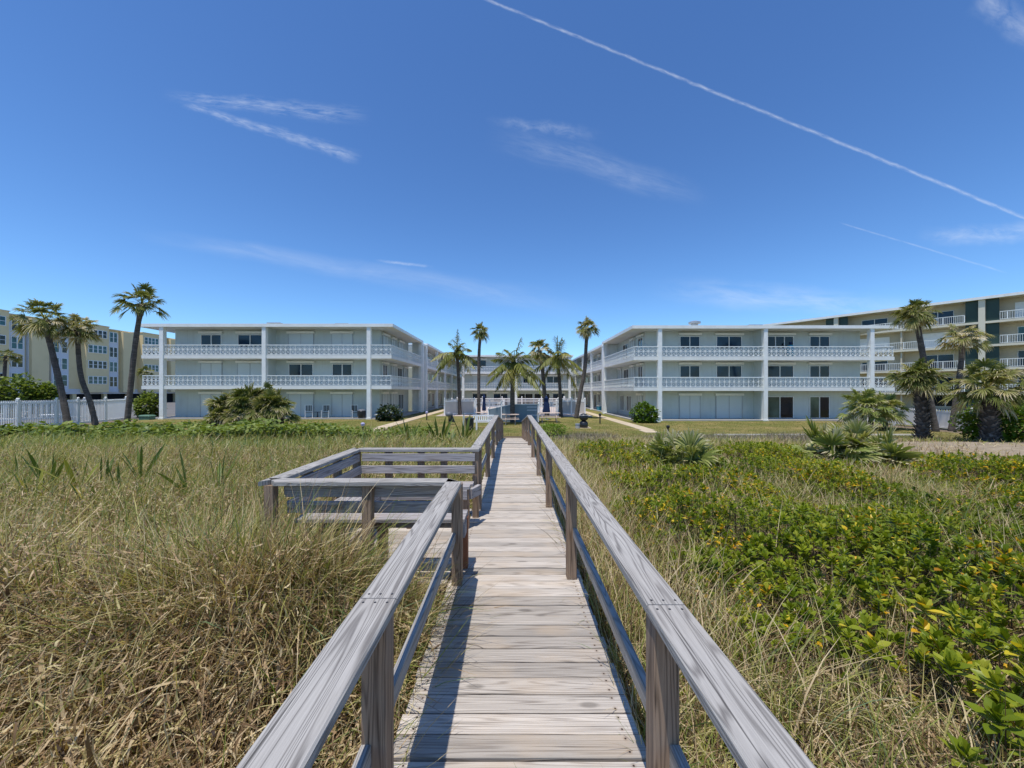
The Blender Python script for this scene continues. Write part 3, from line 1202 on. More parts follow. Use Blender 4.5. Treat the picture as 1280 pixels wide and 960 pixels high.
def wallseg(a0, a1, o, top, mat='yellow_stucco', name='wall_bay', z0=2.3):
    mb = MB()
    G.box(mb, a0, a1, -.6 + .001, o, z0, top)
    return mb.build(name, mat, YB)


def ywin(a0, a1, z, h, o, n=1, glass='glass_teal'):
    mb = MB()
    f = .09
    G.box(mb, a0, a1, o + .003, o + .05, z, z + f)
    G.box(mb, a0, a1, o + .003, o + .05, z + h - f, z + h)
    for k in range(n + 1):
        c = a0 + (a1 - a0) * k / n
        c0, c1 = max(a0, c - f), min(a1, c + f)
        G.box(mb, c0, c1, o + .003, o + .06, z + f, z + h - f)
    G.box(mb, a0 + f, a1 - f, o + .003, o + .045, z + h * .48, z + h * .48 + .06)
    fr = mb.build('window', 'white_paint', YB)
    mb = MB()
    G.box(mb, a0 + .02, a1 - .02, o + .002, o + .03, z + .02, z + h - .02)
    mb.build('pane', glass, fr)


def module(s, shift_glass):
    # bay with four windows
    wallseg(s, s + 3.9, .55, 14.6)
    mb = MB()
    G.box(mb, s - .1, s + 4.0, -.5, .62, 14.601, 14.75)
    mb.build('parapet_cap', 'yellow_stucco', YB)
    for i, z in enumerate(FLY):
        g = 'glass_teal' if (i + shift_glass) % 2 == 0 else 'glass_dark'
        ywin(s + .3, s + 3.5, z + .8, 1.45, .55, 4, g)
    # white strip with paired windows
    wallseg(s + 4.5, s + 6.4, -.25, 13.6, 'pale_trim', 'window_strip')
    for i, z in enumerate(FLY):
        g = 'glass_teal' if (i + shift_glass) % 2 == 1 else 'glass_dark'
        ywin(s + 4.7, s + 6.2, z + .35, 2.0, -.25, 2, g)
    # plain yellow tower
    wallseg(s + 6.9, s + 9.2, .25, 14.2)


for k, s in enumerate((40.0, 54.6, 69.1, 79.7, 91, 103)):
    module(s, k)
wallseg(61.4, 62.9, -.2, 13.9, 'pale_trim', 'window_strip')
for i, z in enumerate(FLY):
    ywin(61.6, 62.6, z + .35, 2.0, -.2, 1, 'glass_teal')
wallseg(64.5, 67.0, -.2, 13.9, 'pale_trim', 'window_strip')
for i, z in enumerate(FLY):
    ywin(64.7, 65.6, z + .35, 2.0, -.2, 1, 'glass_teal')
    ywin(65.9, 66.8, z + .35, 2.0, -.2, 1, 'glass_teal' if i < 2 else 'glass_dark')
mb = MB()
G.box(mb, 39.5, 125, -16, -.3, 14.301, 14.5)
rf = mb.build('roof', 'yellow_stucco', YB)
mb = MB()
G.box(mb, 84, 86.5, -6, -3.5, 14.501, 15.4)
mb.build('roof_unit', 'metal_grey', rf)

# ------------------------------------------------------------------ cream and green building far right
CB = thing('apartment_building', 'tall cream apartment building with white balcony bars and dark green panels at the far right', 'building', (58, 54, 0))
A, B = Vector((60.8, 49.8, 0)), Vector((52.2, 62.0, 0))
uu = (B - A).normalized()
nn = Vector((-uu.y, uu.x, 0))
if nn.x > 0:
    nn = -nn
H_ = Loc((A.x, A.y), (uu.x, uu.y), (nn.x, nn.y), 0)
S0, S1 = -16.0, 30.0
FZ = [0.0, 2.3, 5.5, 8.5, 11.5, 14.35]
mb = MB()
H_.box(mb, S0, S1, -14, -1.7, 0, 14.35)
mb.build('wall', 'cream_wall', CB)
for i, z in enumerate(FZ[1:5]):
    mb = MB()
    H_.box(mb, S0, S1, -1.699, .12, z - .28, z)
    mb.build('balcony_slab', 'cream_trim', CB)
mb = MB()
H_.box(mb, S0 - .3, S1, -14.2, .35, 14.351, 14.62)
rf = mb.build('roof', 'cream_trim', CB)
mb = MB()
H_.box(mb, S0 - .3, S1, .35, .40, 14.33, 14.68)
mb.build('fascia', 'white_paint', rf)
bayw = 14.9
for k in range(-1, 3):
    a = k * bayw
    if not (S0 < a < S1):
        continue
    mb = MB()
    H_.box(mb, a - .28, a + .28, -.5, .16, 0, 14.33)
    mb.build('pillar', 'cream_trim', CB)
    for i in range(5):
        for d0, d1 in ((-1.40, -.32), (.32, 1.40)):
            mb = MB()
            H_.box(mb, a + d0, a + d1, -.3, -.22, FZ[i] + .01, FZ[i + 1] - (.29 if i < 4 else .01))
            mb.build('green_panel', 'green_panel', CB)
for k in range(-1, 2):
    a0, a1 = k * bayw + 1.45, (k + 1) * bayw - 1.45
    a0, a1 = max(a0, S0 + .1), min(a1, S1 - .1)
    am = (a0 + a1) / 2
    for i in range(1, 5):
        z = FZ[i]
        mb = MB()
        H_.box(mb, a0, a1, -.03, .03, z + 1.02, z + 1.09)
        H_.box(mb, a0, a1, -.025, .025, z + .08, z + .13)
        n = int((a1 - a0) / .19)
        for j in range(n + 1):
            c = a0 + .02 + (a1 - a0 - .04) * j / n
            t = .05 if j % 10 == 0 else .016
            H_.box(mb, c - t, c + t, -.018, .018, z + .131, z + 1.019)
        mb.build('balcony_railing', 'white_rail', CB)
    mb = MB()
    H_.box(mb, am - .08, am + .08, -1.699, -.1, 0, 14.34)
    mb.build('partition', 'cream_wall', CB)
    for i in range(1, 5):
        z = FZ[i]
        for c in (am - 3.4, am + 3.2):
            kind = 'shut' if (i, k) in ((3, 0), (4, -1)) or (i == 2 and k == 1) else 'glass'
            if kind == 'shut':
                mb = MB()
                H_.box(mb, c - 1.7, c + 1.7, -1.69, -1.6, z + .02, z + 2.2)
                mb.build('rolled_shutter', 'white_paint', CB)
            else:
                sliding_door(H_, CB, c, 3.0, z + .02, 2.1, -1.69, 'glass_blue' if i != 3 else 'glass_teal', 2)
    # ground floor screened porch
    for c in (am - 3.4, am + 3.2):
        sliding_door(H_, CB, c, 4.2, .35, 1.6, -1.69, 'glass_dark', 3)

# ------------------------------------------------------------------ foliage generators
def fans(C, n, lp, rad, el, seed, nseg=30, droop=.35, tone=(.25, .6), tip=.35, az=None, spread=105, pw=.02):
    """fan palm leaves around the points C (m,3): petiole + pleated fan of narrow segments"""
    g = np.random.default_rng(seed)
    C = np.atleast_2d(np.asarray(C, float))
    Ci = C[g.integers(0, len(C), n)]
    a = np.arange(n) * 2.39996 + g.normal(0, .35, n) if az is None else g.uniform(az[0], az[1], n)
    e = R(el[0]) + (R(el[1]) - R(el[0])) * (np.linspace(0, 1, n) ** .9)
    e = e + g.normal(0, .12, n)
    d = np.stack([np.cos(e) * np.cos(a), np.cos(e) * np.sin(a), np.sin(e)], -1)
    Lp = g.uniform(lp[0], lp[1], n)
    Rr = g.uniform(rad[0], rad[1], n)
    t = np.linspace(0, 1, 5)
    sag = np.cos(e) * Lp * .22
    P = Ci[:, None] + d[:, None] * (Lp[:, None, None] * t[None, :, None])
    P[..., 2] -= sag[:, None] * (t ** 2)[None]
    H = P[:, -1]
    up = np.array([0, 0, 1.0])
    f = d.copy()
    f[:, 2] -= .45 * np.cos(e)
    f = unit(f)
    s = unit(np.cross(f, up) + 1e-4)
    roll = g.normal(0, .35, n)
    nr = np.cross(s, f)
    s = unit(s * np.cos(roll)[:, None] + nr * np.sin(roll)[:, None])
    nr = np.cross(s, f)
    side0 = np.repeat(s[:, None], 5, 1)
    V1, F1, _ = ribbons(P, side0, np.full((n, 5), pw) * np.linspace(1.5, .7, 5)[None])
    tn = g.uniform(tone[0], tone[1], n)
    T1 = np.repeat(np.clip(tn + .15, 0, 1), 10)
    ph = np.linspace(-R(spread), R(spread), nseg)[None] + g.normal(0, .03, (n, nseg))
    sd = (f[:, None] * np.cos(ph)[..., None] + s[:, None] * np.sin(ph)[..., None] + nr[:, None] * (.28 * np.abs(np.sin(ph)))[..., None])
    sd = unit(sd + g.normal(0, .05, sd.shape))
    ln = Rr[:, None] * (.72 + .28 * np.cos(ph)) * g.uniform(.86, 1.06, (n, nseg))
    tt = np.array([0, .35, .68, .88, 1.0])
    Q = H[:, None, None] + sd[:, :, None] * (ln[..., None, None] * tt[None, None, :, None])
    dr = g.uniform(.6, 1.5, (n, nseg)) * droop
    Q[..., 2] -= (ln * dr)[..., None] * (tt ** 3)[None, None]
    wv = np.array([.35, 1.0, .8, .45, .06])[None, None] * (Rr[:, None] * .044)[..., None]
    side = np.cross(sd, nr[:, None])
    side = unit(side + nr[:, None] * (np.where(np.arange(nseg) % 2 == 0, .45, -.45)[None, :, None]))
    Q = Q.reshape(n * nseg, 5, 3)
    side = np.repeat(side.reshape(n * nseg, 1, 3), 5, 1)
    wv = np.broadcast_to(wv, (n, nseg, 5)).reshape(n * nseg, 5)
    V2_, F2, _ = ribbons(Q, side, wv)
    tseg = np.repeat(tn, nseg)[:, None] + g.normal(0, .06, (n * nseg, 1)) + tip * (tt ** 4)[None] * g.uniform(.3, 1.3, (n * nseg, 1))
    T2 = np.repeat(tseg.reshape(-1), 2)
    return np.concatenate([V1, V2_]), np.concatenate([F1, F2 + len(V1)]), np.concatenate([T1, T2])


def join(*parts):
    Vs, Fs, Ts, o = [], [], [], 0
    for V, F, T in parts:
        Vs.append(V)
        Fs.append(F + o)
        Ts.append(T)
        o += len(V)
    return np.concatenate(Vs), np.concatenate(Fs), np.concatenate(Ts)


def trunk_curve(pts, r0, r1, flare=.25, n=26):
    """smooth curve through pts with radii; returns points and radii"""
    P = [Vector(p) for p in pts]
    out = []
    m = len(P) - 1
    for i in range(m):
        p0, p1, p2, p3 = P[max(i - 1, 0)], P[i], P[i + 1], P[min(i + 2, m)]
        st = max(2, n // m)
        for k in range(st):
            t = k / st
            out.append(.5 * ((2 * p1) + (p2 - p0) * t + (2 * p0 - 5 * p1 + 4 * p2 - p3) * t * t + (3 * p1 - p0 - 3 * p2 + p3) * t ** 3))
    out.append(P[-1])
    N = len(out)
    rad = []
    for i in range(N):
        t = i / (N - 1)
        r = r0 + (r1 - r0) * t + flare * r0 * math.exp(-t * 14)
        r *= 1 + random.uniform(-.05, .05)
        rad.append(r)
    return out, rad


def at(pxx, d, z):
    return ((pxx - 640) / 481 * d, d, z)


def zpx(y, d):
    return EYE - (y - 489) / 481 * d


def sabal(label, base, pts, r0, r1, nf, lp, rad, seed, dead=6, boots=None, el=(82, -38), group='cabbage palms', head=1.35, az=None, droop=.4, tone=(.3, .66)):
    t = thing('cabbage_palm', label, 'palm tree', base, group)
    P, rd = trunk_curve([base] + pts, r0, r1)
    k = len(rd)
    for i in range(k):
        tt = i / (k - 1)
        if tt > .86:
            rd[i] *= 1 + (head - 1) * math.sin((tt - .86) / .14 * math.pi * .62)
    MB().tube([p - Vector((0, 0, .3)) if i == 0 else p for i, p in enumerate(P)], rd, 12).build('trunk', 'palm_bark', t, True)
    top = P[-1] + Vector((0, 0, .02))
    V, F, T = fans([tuple(top)], nf, lp, rad, el, seed, tone=tone, az=az, droop=droop)
    npmesh('crown', V, F, 'leaf_sabal', T, t)
    if dead:
        V, F, T = fans([tuple(top - Vector((0, 0, .1)))], dead, (lp[0] * .8, lp[1] * .9), (rad[0] * .7, rad[1] * .85), (-10, -65), seed + 5, nseg=16, droop=.6, tone=(.84, .99), tip=.1)
        npmesh('dead_fronds', V, F, 'leaf_sabal', T, t)
    if boots:
        g = np.random.default_rng(seed + 9)
        nb, z0, z1 = boots
        zs_ = np.linspace(z0, z1, nb)
        az_ = np.arange(nb) * 2.39996
        rr = np.interp(zs_, [p.z for p in P], rd)
        cx = np.interp(zs_, [p.z for p in P], [p.x for p in P])
        cy = np.interp(zs_, [p.z for p in P], [p.y for p in P])
        o = np.stack([np.cos(az_), np.sin(az_), 0 * az_], -1)
        B = np.stack([cx, cy, zs_], -1) + o * (rr * .85)[:, None]
        L = g.uniform(.16, .34, nb)
        tt = np.array([0, .5, 1.0])
        S = B[:, None] + o[:, None] * (L[:, None, None] * (.35 * tt + .25 * tt ** 2)[None, :, None])
        S[..., 2] += L[:, None] * tt[None] * .9
        S += g.normal(0, .012, S.shape)
        sd = np.stack([-np.sin(az_), np.cos(az_), 0 * az_], -1)[:, None] * np.ones((1, 3, 1))
        fold = o[:, None] * np.ones((1, 3, 1)) * -.6
        V, F, c = ribbons(S, sd, np.array([[.11, .07, .045]]) * g.uniform(.7, 1.2, (nb, 1)), fold)
        npmesh('leaf_bases', V, F, 'boot_bark', np.repeat(g.uniform(0, .8, nb), c) + np.tile(np.repeat([0, .1, .3], 3), nb), t)
    return t


# left trio of leaning palms
sabal('tall leaning cabbage palm, tallest of the left group, sparse windblown crown against the sky', at(158, 25.6, -.05),
      [at(163, 25.6, 2.6), at(169, 25.6, 5.6), at(177, 25.6, 8.3)], .165, .135, 32, (.5, 1.25), (.5, .78), 11, 0, el=(80, -18), head=1.7, droop=.35)
sabal('middle palm of the leaning left group, trunk curving in front of the yellow bay windows', at(120, 27.2, -.05),
      [at(113, 27.2, 1.7), at(102, 27.2, 3.4), at(98, 27.2, 5.2), at(97, 27.2, 6.9)], .165, .125, 40, (.4, 1.05), (.45, .72), 12, 8, el=(75, -30), head=1.7, tone=(.4, .85))
sabal('leftmost curved palm of the leaning left group, swollen trunk top and ragged crown', at(86, 26.0, -.05),
      [at(78, 26, 2.2), at(70, 26, 4.1), at(61, 26, 6.1), at(56, 26, 7.3)], .18, .15, 40, (.5, 1.35), (.5, .78), 13, 9, el=(72, -28), head=1.8, tone=(.35, .75))
sabal('small palm at the left edge rising from the bushes behind the white fence', at(4, 37, 0), [at(5, 37, 3), at(7, 37, 5.9)], .15, .12, 26, (.4, .75), (.4, .6), 14, 4, el=(60, -25), tone=(.4, .8))
sabal('tiny distant palm seen between the yellow building and the left balconies', at(180, 68, 0), [at(181, 68, 3), at(182, 68, 6.0)], .2, .17, 16, (.5, .8), (.6, .9), 15, 2)
# palms around the pool
sabal('thin straight palm left of the pool with a small round crown', at(598.5, 40, -.02), [at(598.5, 40, 4), at(599, 40, 6.7), at(601, 40, 8.7)], .17, .145, 26, (.35, .8), (.5, .68), 21, 4, tone=(.35, .75))
sabal('ragged fan palm between two coconut palms behind the right navy umbrella', at(684, 38.5, .02), [at(681, 38.5, 2), at(678, 38.5, 4.7), at(674, 38.5, 6.6)], .21, .18, 34, (.45, 1.05), (.55, .75), 22, 12, tone=(.4, .95))
sabal('leaning palm on the right of the pool, trunk bowed right up to a round crown', at(720, 36, -.1), [at(725, 36, 2.2), at(731, 36, 4.6), at(732.5, 36, 6.6), at(734, 36, 8.4)], .20, .15, 34, (.35, .8), (.5, .68), 23, 5, tone=(.4, .85))
# right group
sabal('tall palm of the right group leaning left above its stout neighbours', at(1170, 25, -.15), [at(1161, 25, 2.5), at(1153, 25, 5.0), at(1144, 25, 7.5)], .17, .155, 40, (.4, .85), (.45, .66), 31, 8, head=1.4, tone=(.35, .75))
sabal('stout palm with a shaggy boot covered trunk left of the hedge, full round crown', at(1153, 20, .0), [at(1153, 20, 1.2), at(1149, 20, 3.1)], .27, .2, 54, (.4, .98), (.45, .72), 32, 7, (250, -.1, 2.95), (85, -18), head=1.0, tone=(.25, .7))
sabal('slim palm of the right group in front of the cream pillar, flat bristly crown', at(1189, 25.5, -.15), [at(1195, 25.5, 2.0), at(1201, 25.5, 4.2), at(1203, 25.5, 6.1)], .15, .135, 34, (.5, .95), (.45, .62), 33, 8, el=(55, -30), tone=(.45, .95))
sabal('short stout palm with rough black trunk in front of the hedge at the right edge', at(1237, 17.7, .05), [at(1237, 17.7, 1.0), at(1234, 17.7, 2.6)], .28, .18, 58, (.5, 1.2), (.45, .7), 34, 10, (260, -.1, 2.25), (78, -20), head=1.0, tone=(.3, .85))


def palm_shrub(label, cs, n, lp, rad, el, seed, stem=True, mat='leaf_saw', cat='palm shrub', dead=0, name='palmetto_shrub', **kw):
    base = tuple(np.mean(np.array(cs), 0))
    t = thing(name, label, cat, (base[0], base[1], float(ground(base[0], base[1]))))
    V, F, T = fans(cs, n, lp, rad, el, seed, **kw)
    npmesh('fronds', V, F, mat, T, t)
    if dead:
        V, F, T = fans([(c[0], c[1], c[2] - .05) for c in cs], dead, (lp[0] * .7, lp[1] * .8), (rad[0] * .8, rad[1] * .9), (5, -50), seed + 3, nseg=16, droop=.6, tone=(.85, 1), tip=.1)
        npmesh('dead_fronds', V, F, mat, T, t)
    if stem:
        for c in cs:
            gz_ = float(ground(c[0], c[1]))
            MB().tube([(c[0], c[1], gz_ - .1), (c[0] + .03, c[1], (gz_ + c[2]) / 2), (c[0], c[1], c[2] + .02)], [.16, .13, .10], 8).build('stem', 'palm_bark', t, True)
    return t


palm_shrub('big dense fan palm clump with dried tips on the lawn before the left block',
           [at(292, 25, 1.0), at(318, 25.6, 1.75), at(338, 25, 1.5), at(352, 25.3, 1.0), at(272, 24.6, .6), at(310, 24.4, .8), at(334, 25.6, 2.05), at(300, 25.6, 1.75), at(345, 25.2, 1.6), at(313, 25.0, 1.95), at(308, 24.6, 1.3), at(325, 24.6, 1.2), at(282, 25.2, 1.3)], 270, (.35, .8), (.6, .85), (82, -25), 41,
           mat='leaf_sabal', dead=30, name='fan_palm_clump', tone=(.2, .66), tip=.6, droop=.3)
palm_shrub('low fan palm with a short trunk on the lawn before the right apartment block',
           [at(1080, 26.4, 1.3), at(1088, 26.4, 1.35), at(1106, 26.9, 1.15)], 95, (.4, 1.3), (.5, .78), (82, -22), 42, mat='leaf_saw', dead=8, name='fan_palm_clump', tone=(.35, .8), tip=.4)
palm_shrub('spiky green saw palmetto in the dune scrub, the larger one on the right', [at(1042, 10.4, .75), at(1068, 10.6, .85), at(1026, 11.0, .75), at(1100, 10.0, .62)],
           64, (.25, .6), (.5, .7), (82, 5), 43, stem=False, dead=9, tone=(.4, .85), tip=.45, droop=.12, spread=80)
palm_shrub('narrow yellowish saw palmetto in the dry grass right of the boardwalk', [at(845, 9.6, .68), at(828, 9.9, .6), at(862, 9.4, .6)],
           40, (.25, .55), (.45, .65), (82, 5), 44, stem=False, dead=5, tone=(.45, .9), tip=.4, droop=.2, spread=70)


def coco(label, base, pts, r0, r1, nf, L, seed, el=(80, -25), azs=None):
    g = np.random.default_rng(seed)
    t = thing('coconut_palm', label, 'palm tree', base, 'coconut palms around the pool')
    P, rd = trunk_curve([base] + pts, r0, r1)
    MB().tube(P, rd, 10).build('trunk', 'palm_bark', t, True)
    C = np.array(P[-1])
    a = np.arange(nf) * 2.39996 + g.normal(0, .3, nf) if azs is None else np.array(azs)
    nf = len(a)
    e = np.interp(np.arange(nf), [0, nf - 1], [R(el[0]), R(el[1])]) + g.normal(0, .1, nf)
    d = np.stack([np.cos(e) * np.cos(a), np.cos(e) * np.sin(a), np.sin(e)], -1)
    Ls = g.uniform(L[0], L[1], nf)
    K = 30
    tt = np.linspace(0, 1, K)
    S = C[None, None] + d[:, None] * (Ls[:, None, None] * tt[None, :, None])
    S[..., 2] -= (Ls * g.uniform(.32, .6, nf) * (.35 + np.cos(e)))[:, None] * (tt ** 2.1)[None]
    tan = unit(np.gradient(S, axis=1))
    up = np.array([0, 0, 1.0])
    sd = unit(np.cross(tan, up) + 1e-4)
    V1, F1, _ = ribbons(S, sd, np.linspace(.05, .01, K)[None] * np.ones((nf, 1)))
    tone = g.uniform(.25, .75, nf)
    parts = [(V1, F1, np.repeat(np.clip(tone + .25, 0, 1), 2 * K))]
    for sg in (-1, 1):
        ld = unit(sd * sg * .85 + tan * .75 - up * .25 + g.normal(0, .12, sd.shape))[:, 3:]
        ll = (Ls[:, None] * .27 * np.sin(np.pi * np.clip(.12 + .84 * tt, 0, 1))[None] * g.uniform(.8, 1.1, (nf, K)))[:, 3:]
        q = np.array([0, .4, .75, 1.0])
        Q = S[:, 3:, None] + ld[:, :, None] * (ll[..., None, None] * q[None, None, :, None])
        Q[..., 2] -= (ll * .5)[..., None] * (q ** 2)[None, None]
        m_ = Q.shape[0] * Q.shape[1]
        sdv = np.repeat(unit(np.cross(ld, up + 0 * ld) + 1e-4).reshape(m_, 1, 3), 4, 1)
        V, F, _ = ribbons(Q.reshape(m_, 4, 3), sdv, np.array([[.022, .042, .032, .004]]) * np.ones((m_, 1)))
        T = np.repeat(tone, K - 3)[:, None] + g.normal(0, .08, (m_, 1)) + .2 * (q ** 3)[None]
        parts.append((V, F, np.repeat(T.reshape(-1), 2)))
    V, F, T = join(*parts)
    npmesh('crown', V, F, 'leaf_coco', T, t)
    mb = MB()
    mb.tube([C + np.array([0, 0, -.5]), C + np.array([0, 0, -.1]), C + np.array([0, 0, .35])], [r1 * 1.2, r1 * 1.7, r1 * .8], 8)
    mb.build('crownshaft', 'hub_green', t, True)
    return t


coco('leftmost coconut palm with a windblown crown beside the left courtyard wing', at(575, 40, -.02), [at(573.5, 40, 3.4), at(571.5, 40, 6.4)], .19, .15, 21, (2.3, 3.1), 51)
coco('coconut palm before the blue screen with one long frond arching to the right', at(641, 30.6, -.02), [at(640.5, 30.6, 2.2), at(642, 30.6, 4.6)], .2, .17, 23, (2.1, 2.9), 52, (75, -30))
coco('coconut palm right of the pool with upright centre fronds', at(701, 38, .02), [at(700, 38, 2.7), at(697, 38, 5.7)], .19, .15, 23, (2.4, 3.1), 53, (85, -25))


# ------------------------------------------------------------------ leafy things
def leaves(P, D, L, W, fold, prof, g, curl=.3, up=None):
    """P (n,3) bases, D (n,3) directions, L,W (n,) -> folded leaves"""
    n = len(P)
    k = len(prof)
    t = np.linspace(0, 1, k)
    S = P[:, None] + D[:, None] * (L[:, None, None] * t[None, :, None])
    upv = np.array([0, 0, 1.0])
    S[..., 2] -= (L * curl)[:, None] * (t ** 2)[None]
    sd = unit(np.cross(D, upv) + g.normal(0, .15, D.shape))
    nr = np.cross(sd, D)
    nr = nr * np.where(nr[:, 2:] < 0, -1, 1)
    V, F, c = ribbons(S, np.repeat(sd[:, None], k, 1), W[:, None] * np.array(prof)[None], np.repeat(nr[:, None], k, 1) * fold)
    return V, F, c


def bush(name, label, cat, c, r, n, leaf, mat, seed, tone=(0, 1), group=None, flat=1.0, wid=.4, prof=(.1, .8, 1, .1), stems=5):
    g = np.random.default_rng(seed)
    base = (c[0], c[1], float(ground(c[0], c[1])))
    t = thing(name, label, cat, base, group)
    d = unit(g.normal(0, 1, (n, 3)))
    rr = g.uniform(.35, 1.0, n) ** .45
    lump = .58 + .62 * vnoise(d[:, 0] * 3 + d[:, 2] * 2 + 50, d[:, 1] * 3 + 50 + d[:, 2], 1.0, seed)
    P = np.array(c)[None] + d * rr[:, None] * lump[:, None] * np.array(r)[None]
    keep = P[:, 2] > base[2] + .02
    P, d = P[keep], d[keep]
    n = len(P)
    D = unit(d * .7 + g.normal(0, .6, (n, 3)) + np.array([0, 0, .35]))
    L = g.uniform(leaf * .6, leaf * 1.25, n)
    V, F, k = leaves(P, D, L, L * wid * g.uniform(.8, 1.1, n), .3, prof, g)
    tn = tone[0] + (tone[1] - tone[0]) * np.clip(g.normal(.45, .2, n) + .25 * (vnoise(P[:, 0], P[:, 2] * 1.3 + P[:, 1], .5, seed) - .5), 0, 1)
    npmesh('foliage', V, F, mat, np.repeat(tn, k), t)
    mb = MB()
    for i in range(stems):
        a = g.uniform(0, 6.28)
        q = (c[0] + math.cos(a) * r[0] * .5, c[1] + math.sin(a) * r[1] * .5, c[2] + r[2] * g.uniform(-.1, .5))
        mb.tube([(c[0] + math.cos(a) * .1, c[1] + math.sin(a) * .1, base[2] - .05), ((c[0] + q[0]) / 2, (c[1] + q[1]) / 2, (base[2] + q[2]) / 2), q], [.045, .035, .015], 6)
    mb.build('stem', 'palm_bark', t, True)
    return t


def bpx(xc, d, y0, y1, wpx):
    """bush ellipsoid from pixel extents"""
    z0, z1 = zpx(y1, d), zpx(y0, d)
    return ((xc - 640) / 481 * d, d, (z0 + z1) / 2 - .1), (wpx / 2 * d / 481, wpx / 2 * d / 481 * .8, (z1 - z0) / 2 + .1)


c_, r0_ = bpx(806, 32.2, 503, 531, 33)
bush('shrub', 'rounded glossy dark green shrub at the corner column of the right apartment block', 'shrub', c_, r0_, 1500, .22, 'leaf_hedge', 61, (.0, .8), wid=.42)
c_, r0_ = bpx(486, 32.2, 506, 530, 34)
bush('shrub', 'dark shrub on the patio at the court corner of the left apartment block', 'shrub', c_, r0_, 1300, .22, 'leaf_dark', 62, (0, .8), wid=.4)
c_, r0_ = bpx(184, 36.5, 490, 527, 32)
bush('shrub', 'tall shrub with pale yellow green leaf tops at the left end of the left block', 'shrub', c_, r0_, 1800, .26, 'leaf_grape', 63, (0, .95), wid=.4)
c_, r0_ = bpx(1262, 18.6, 499, 560, 92)
bush('hedge', 'bright green clipped hedge behind the short stout palm at the right edge', 'hedge', c_, (r0_[0] * 1.15, r0_[1], r0_[2]), 7500, .16, 'leaf_hedge', 64, (.15, 1), wid=.42, stems=8)
for i, (x, d, y0, y1, w_, lb) in enumerate(((20, 34, 470, 520, 60, 'broad leafy seagrape bush behind the white fence at the left edge'),
                                           (55, 35, 479, 520, 36, 'smaller dusty bush behind the white fence beside the leftmost curved palm'))):
    c_, r0_ = bpx(x, d, y0, y1, w_)
    bush('seagrape_bush', lb, 'bush', c_, r0_, 2600, .3, 'leaf_grape', 65 + i, (0, .95), wid=.42)
c_, r0_ = bpx(690, 19.8, 526, 550, 46)
bush('shrub', 'low bright green shrub beside the foot of the boardwalk ramp', 'shrub', c_, (r0_[0], 1.2, r0_[2]), 3000, .09, 'leaf_hedge', 68, (.3, 1), wid=.3)
c_, r0_ = bpx(1138, 24, 540, 550, 34)
bush('shrub', 'small low shrub on the lawn left of the shaggy stout palm', 'shrub', c_, r0_, 900, .1, 'leaf_hedge', 69, (0, .6), wid=.3)


def blades(label, c, n, L, seed, tone=(.1, .8), name='agave', group=None, lean=.45, wid=.045, cat='plant'):
    g = np.random.default_rng(seed)
    t = thing(name, label, cat, c, group)
    a = g.uniform(0, 6.28, n)
    e = R(90) - np.abs(g.normal(lean, .25, n))
    D = np.stack([np.cos(e) * np.cos(a), np.cos(e) * np.sin(a), np.sin(e)], -1)
    P = np.array(c)[None] + np.stack([np.cos(a) * .06, np.sin(a) * .06, 0 * a - .1], -1)
    Ls = g.uniform(L * .55, L, n)
    V, F, k = leaves(P, D, Ls, np.full(n, wid) * g.uniform(.8, 1.2, n), .35, (.6, .9, 1, .75, .04), g, curl=.12)
    tn = g.uniform(tone[0], tone[1], n)
    npmesh('leaves', V, F, 'leaf_agave', np.repeat(tn, k), t)
    return t


def gpt(pxx, d, dz=0.0):
    x = (pxx - 640) / 481 * d
    return (x, d, float(ground(x, d)) + dz)


grp = 'sword leaf plants in the left dune grass'
snake = [(28, 6.8, .62, .75, 'leftmost'), (62, 6.3, .82, .5, ''), (98, 6.1, .7, .95, ''), (128, 6.6, .72, .6, ''), (150, 6.2, .66, .6, ''), (176, 6.9, .74, .5, ''),
         (203, 6.3, .78, .45, ''), (238, 6.1, .74, .5, ''), (274, 6.4, .78, .6, ''), (46, 5.5, .6, .85, ''), (112, 5.3, .55, .9, '')]
slab_ = ['yellow tipped sword leaf plant at the left edge of the dune grass', 'tall dark green sword leaf plant standing alone in the left dune grass',
         'sword leaf plant with bright yellow leaves in the left dune grass', 'olive sword leaf clump in the middle of the row in the dune grass',
         'slender sword leaf plant beside the olive clump in the dune grass', 'sword leaf plant farthest back in the dune grass row',
         'pale sword leaf plant near the centre right of the dune grass row', 'sword leaf pair left of the bench platform in the dune grass',
         'green sword leaf plant nearest to the bench platform corner', 'short yellowing sword leaf plant in front of the leftmost ones', 'low yellow sword leaf plant in front of the bright yellow one']
for i, (x, d, L_, tn, _) in enumerate(snake):
    blades(slab_[i], gpt(x, d, .30 + .07 * (i % 3)), (3, 6, 5, 4, 2, 7, 3)[i % 7], L_ * 1.1, 100 + i, (tn - .3, min(1, tn + .08)), 'sword_plant', grp, .2, .027)
grp = 'upright strap leaf plants behind the bench platform'
for i, (x, d, L_, n, lb) in enumerate(((512, 15.2, 1.35, 9, 'broad strap leaf plant behind the far bench, its arms spreading low'),
                                       (550, 15.6, 1.5, 12, 'tallest upright strap leaf plant behind the bench platform'),
                                       (580, 16.8, 1.7, 8, 'strap leaf plant with a long arching leaf beside the left handrail'),
                                       (531, 15.8, .8, 5, 'small strap leaf plant between the two larger ones behind the far bench'),
                                       (462, 17.5, .75, 4, 'single narrow strap leaf plant beside the left garden path'),
                                       (562, 15.0, .9, 6, 'short strap leaf plant at the front of the group behind the bench'))):
    blades(lb, gpt(x, d, .05), n, L_, 130 + i, (.05, .7), 'strap_leaf_plant', grp, .5, .062)


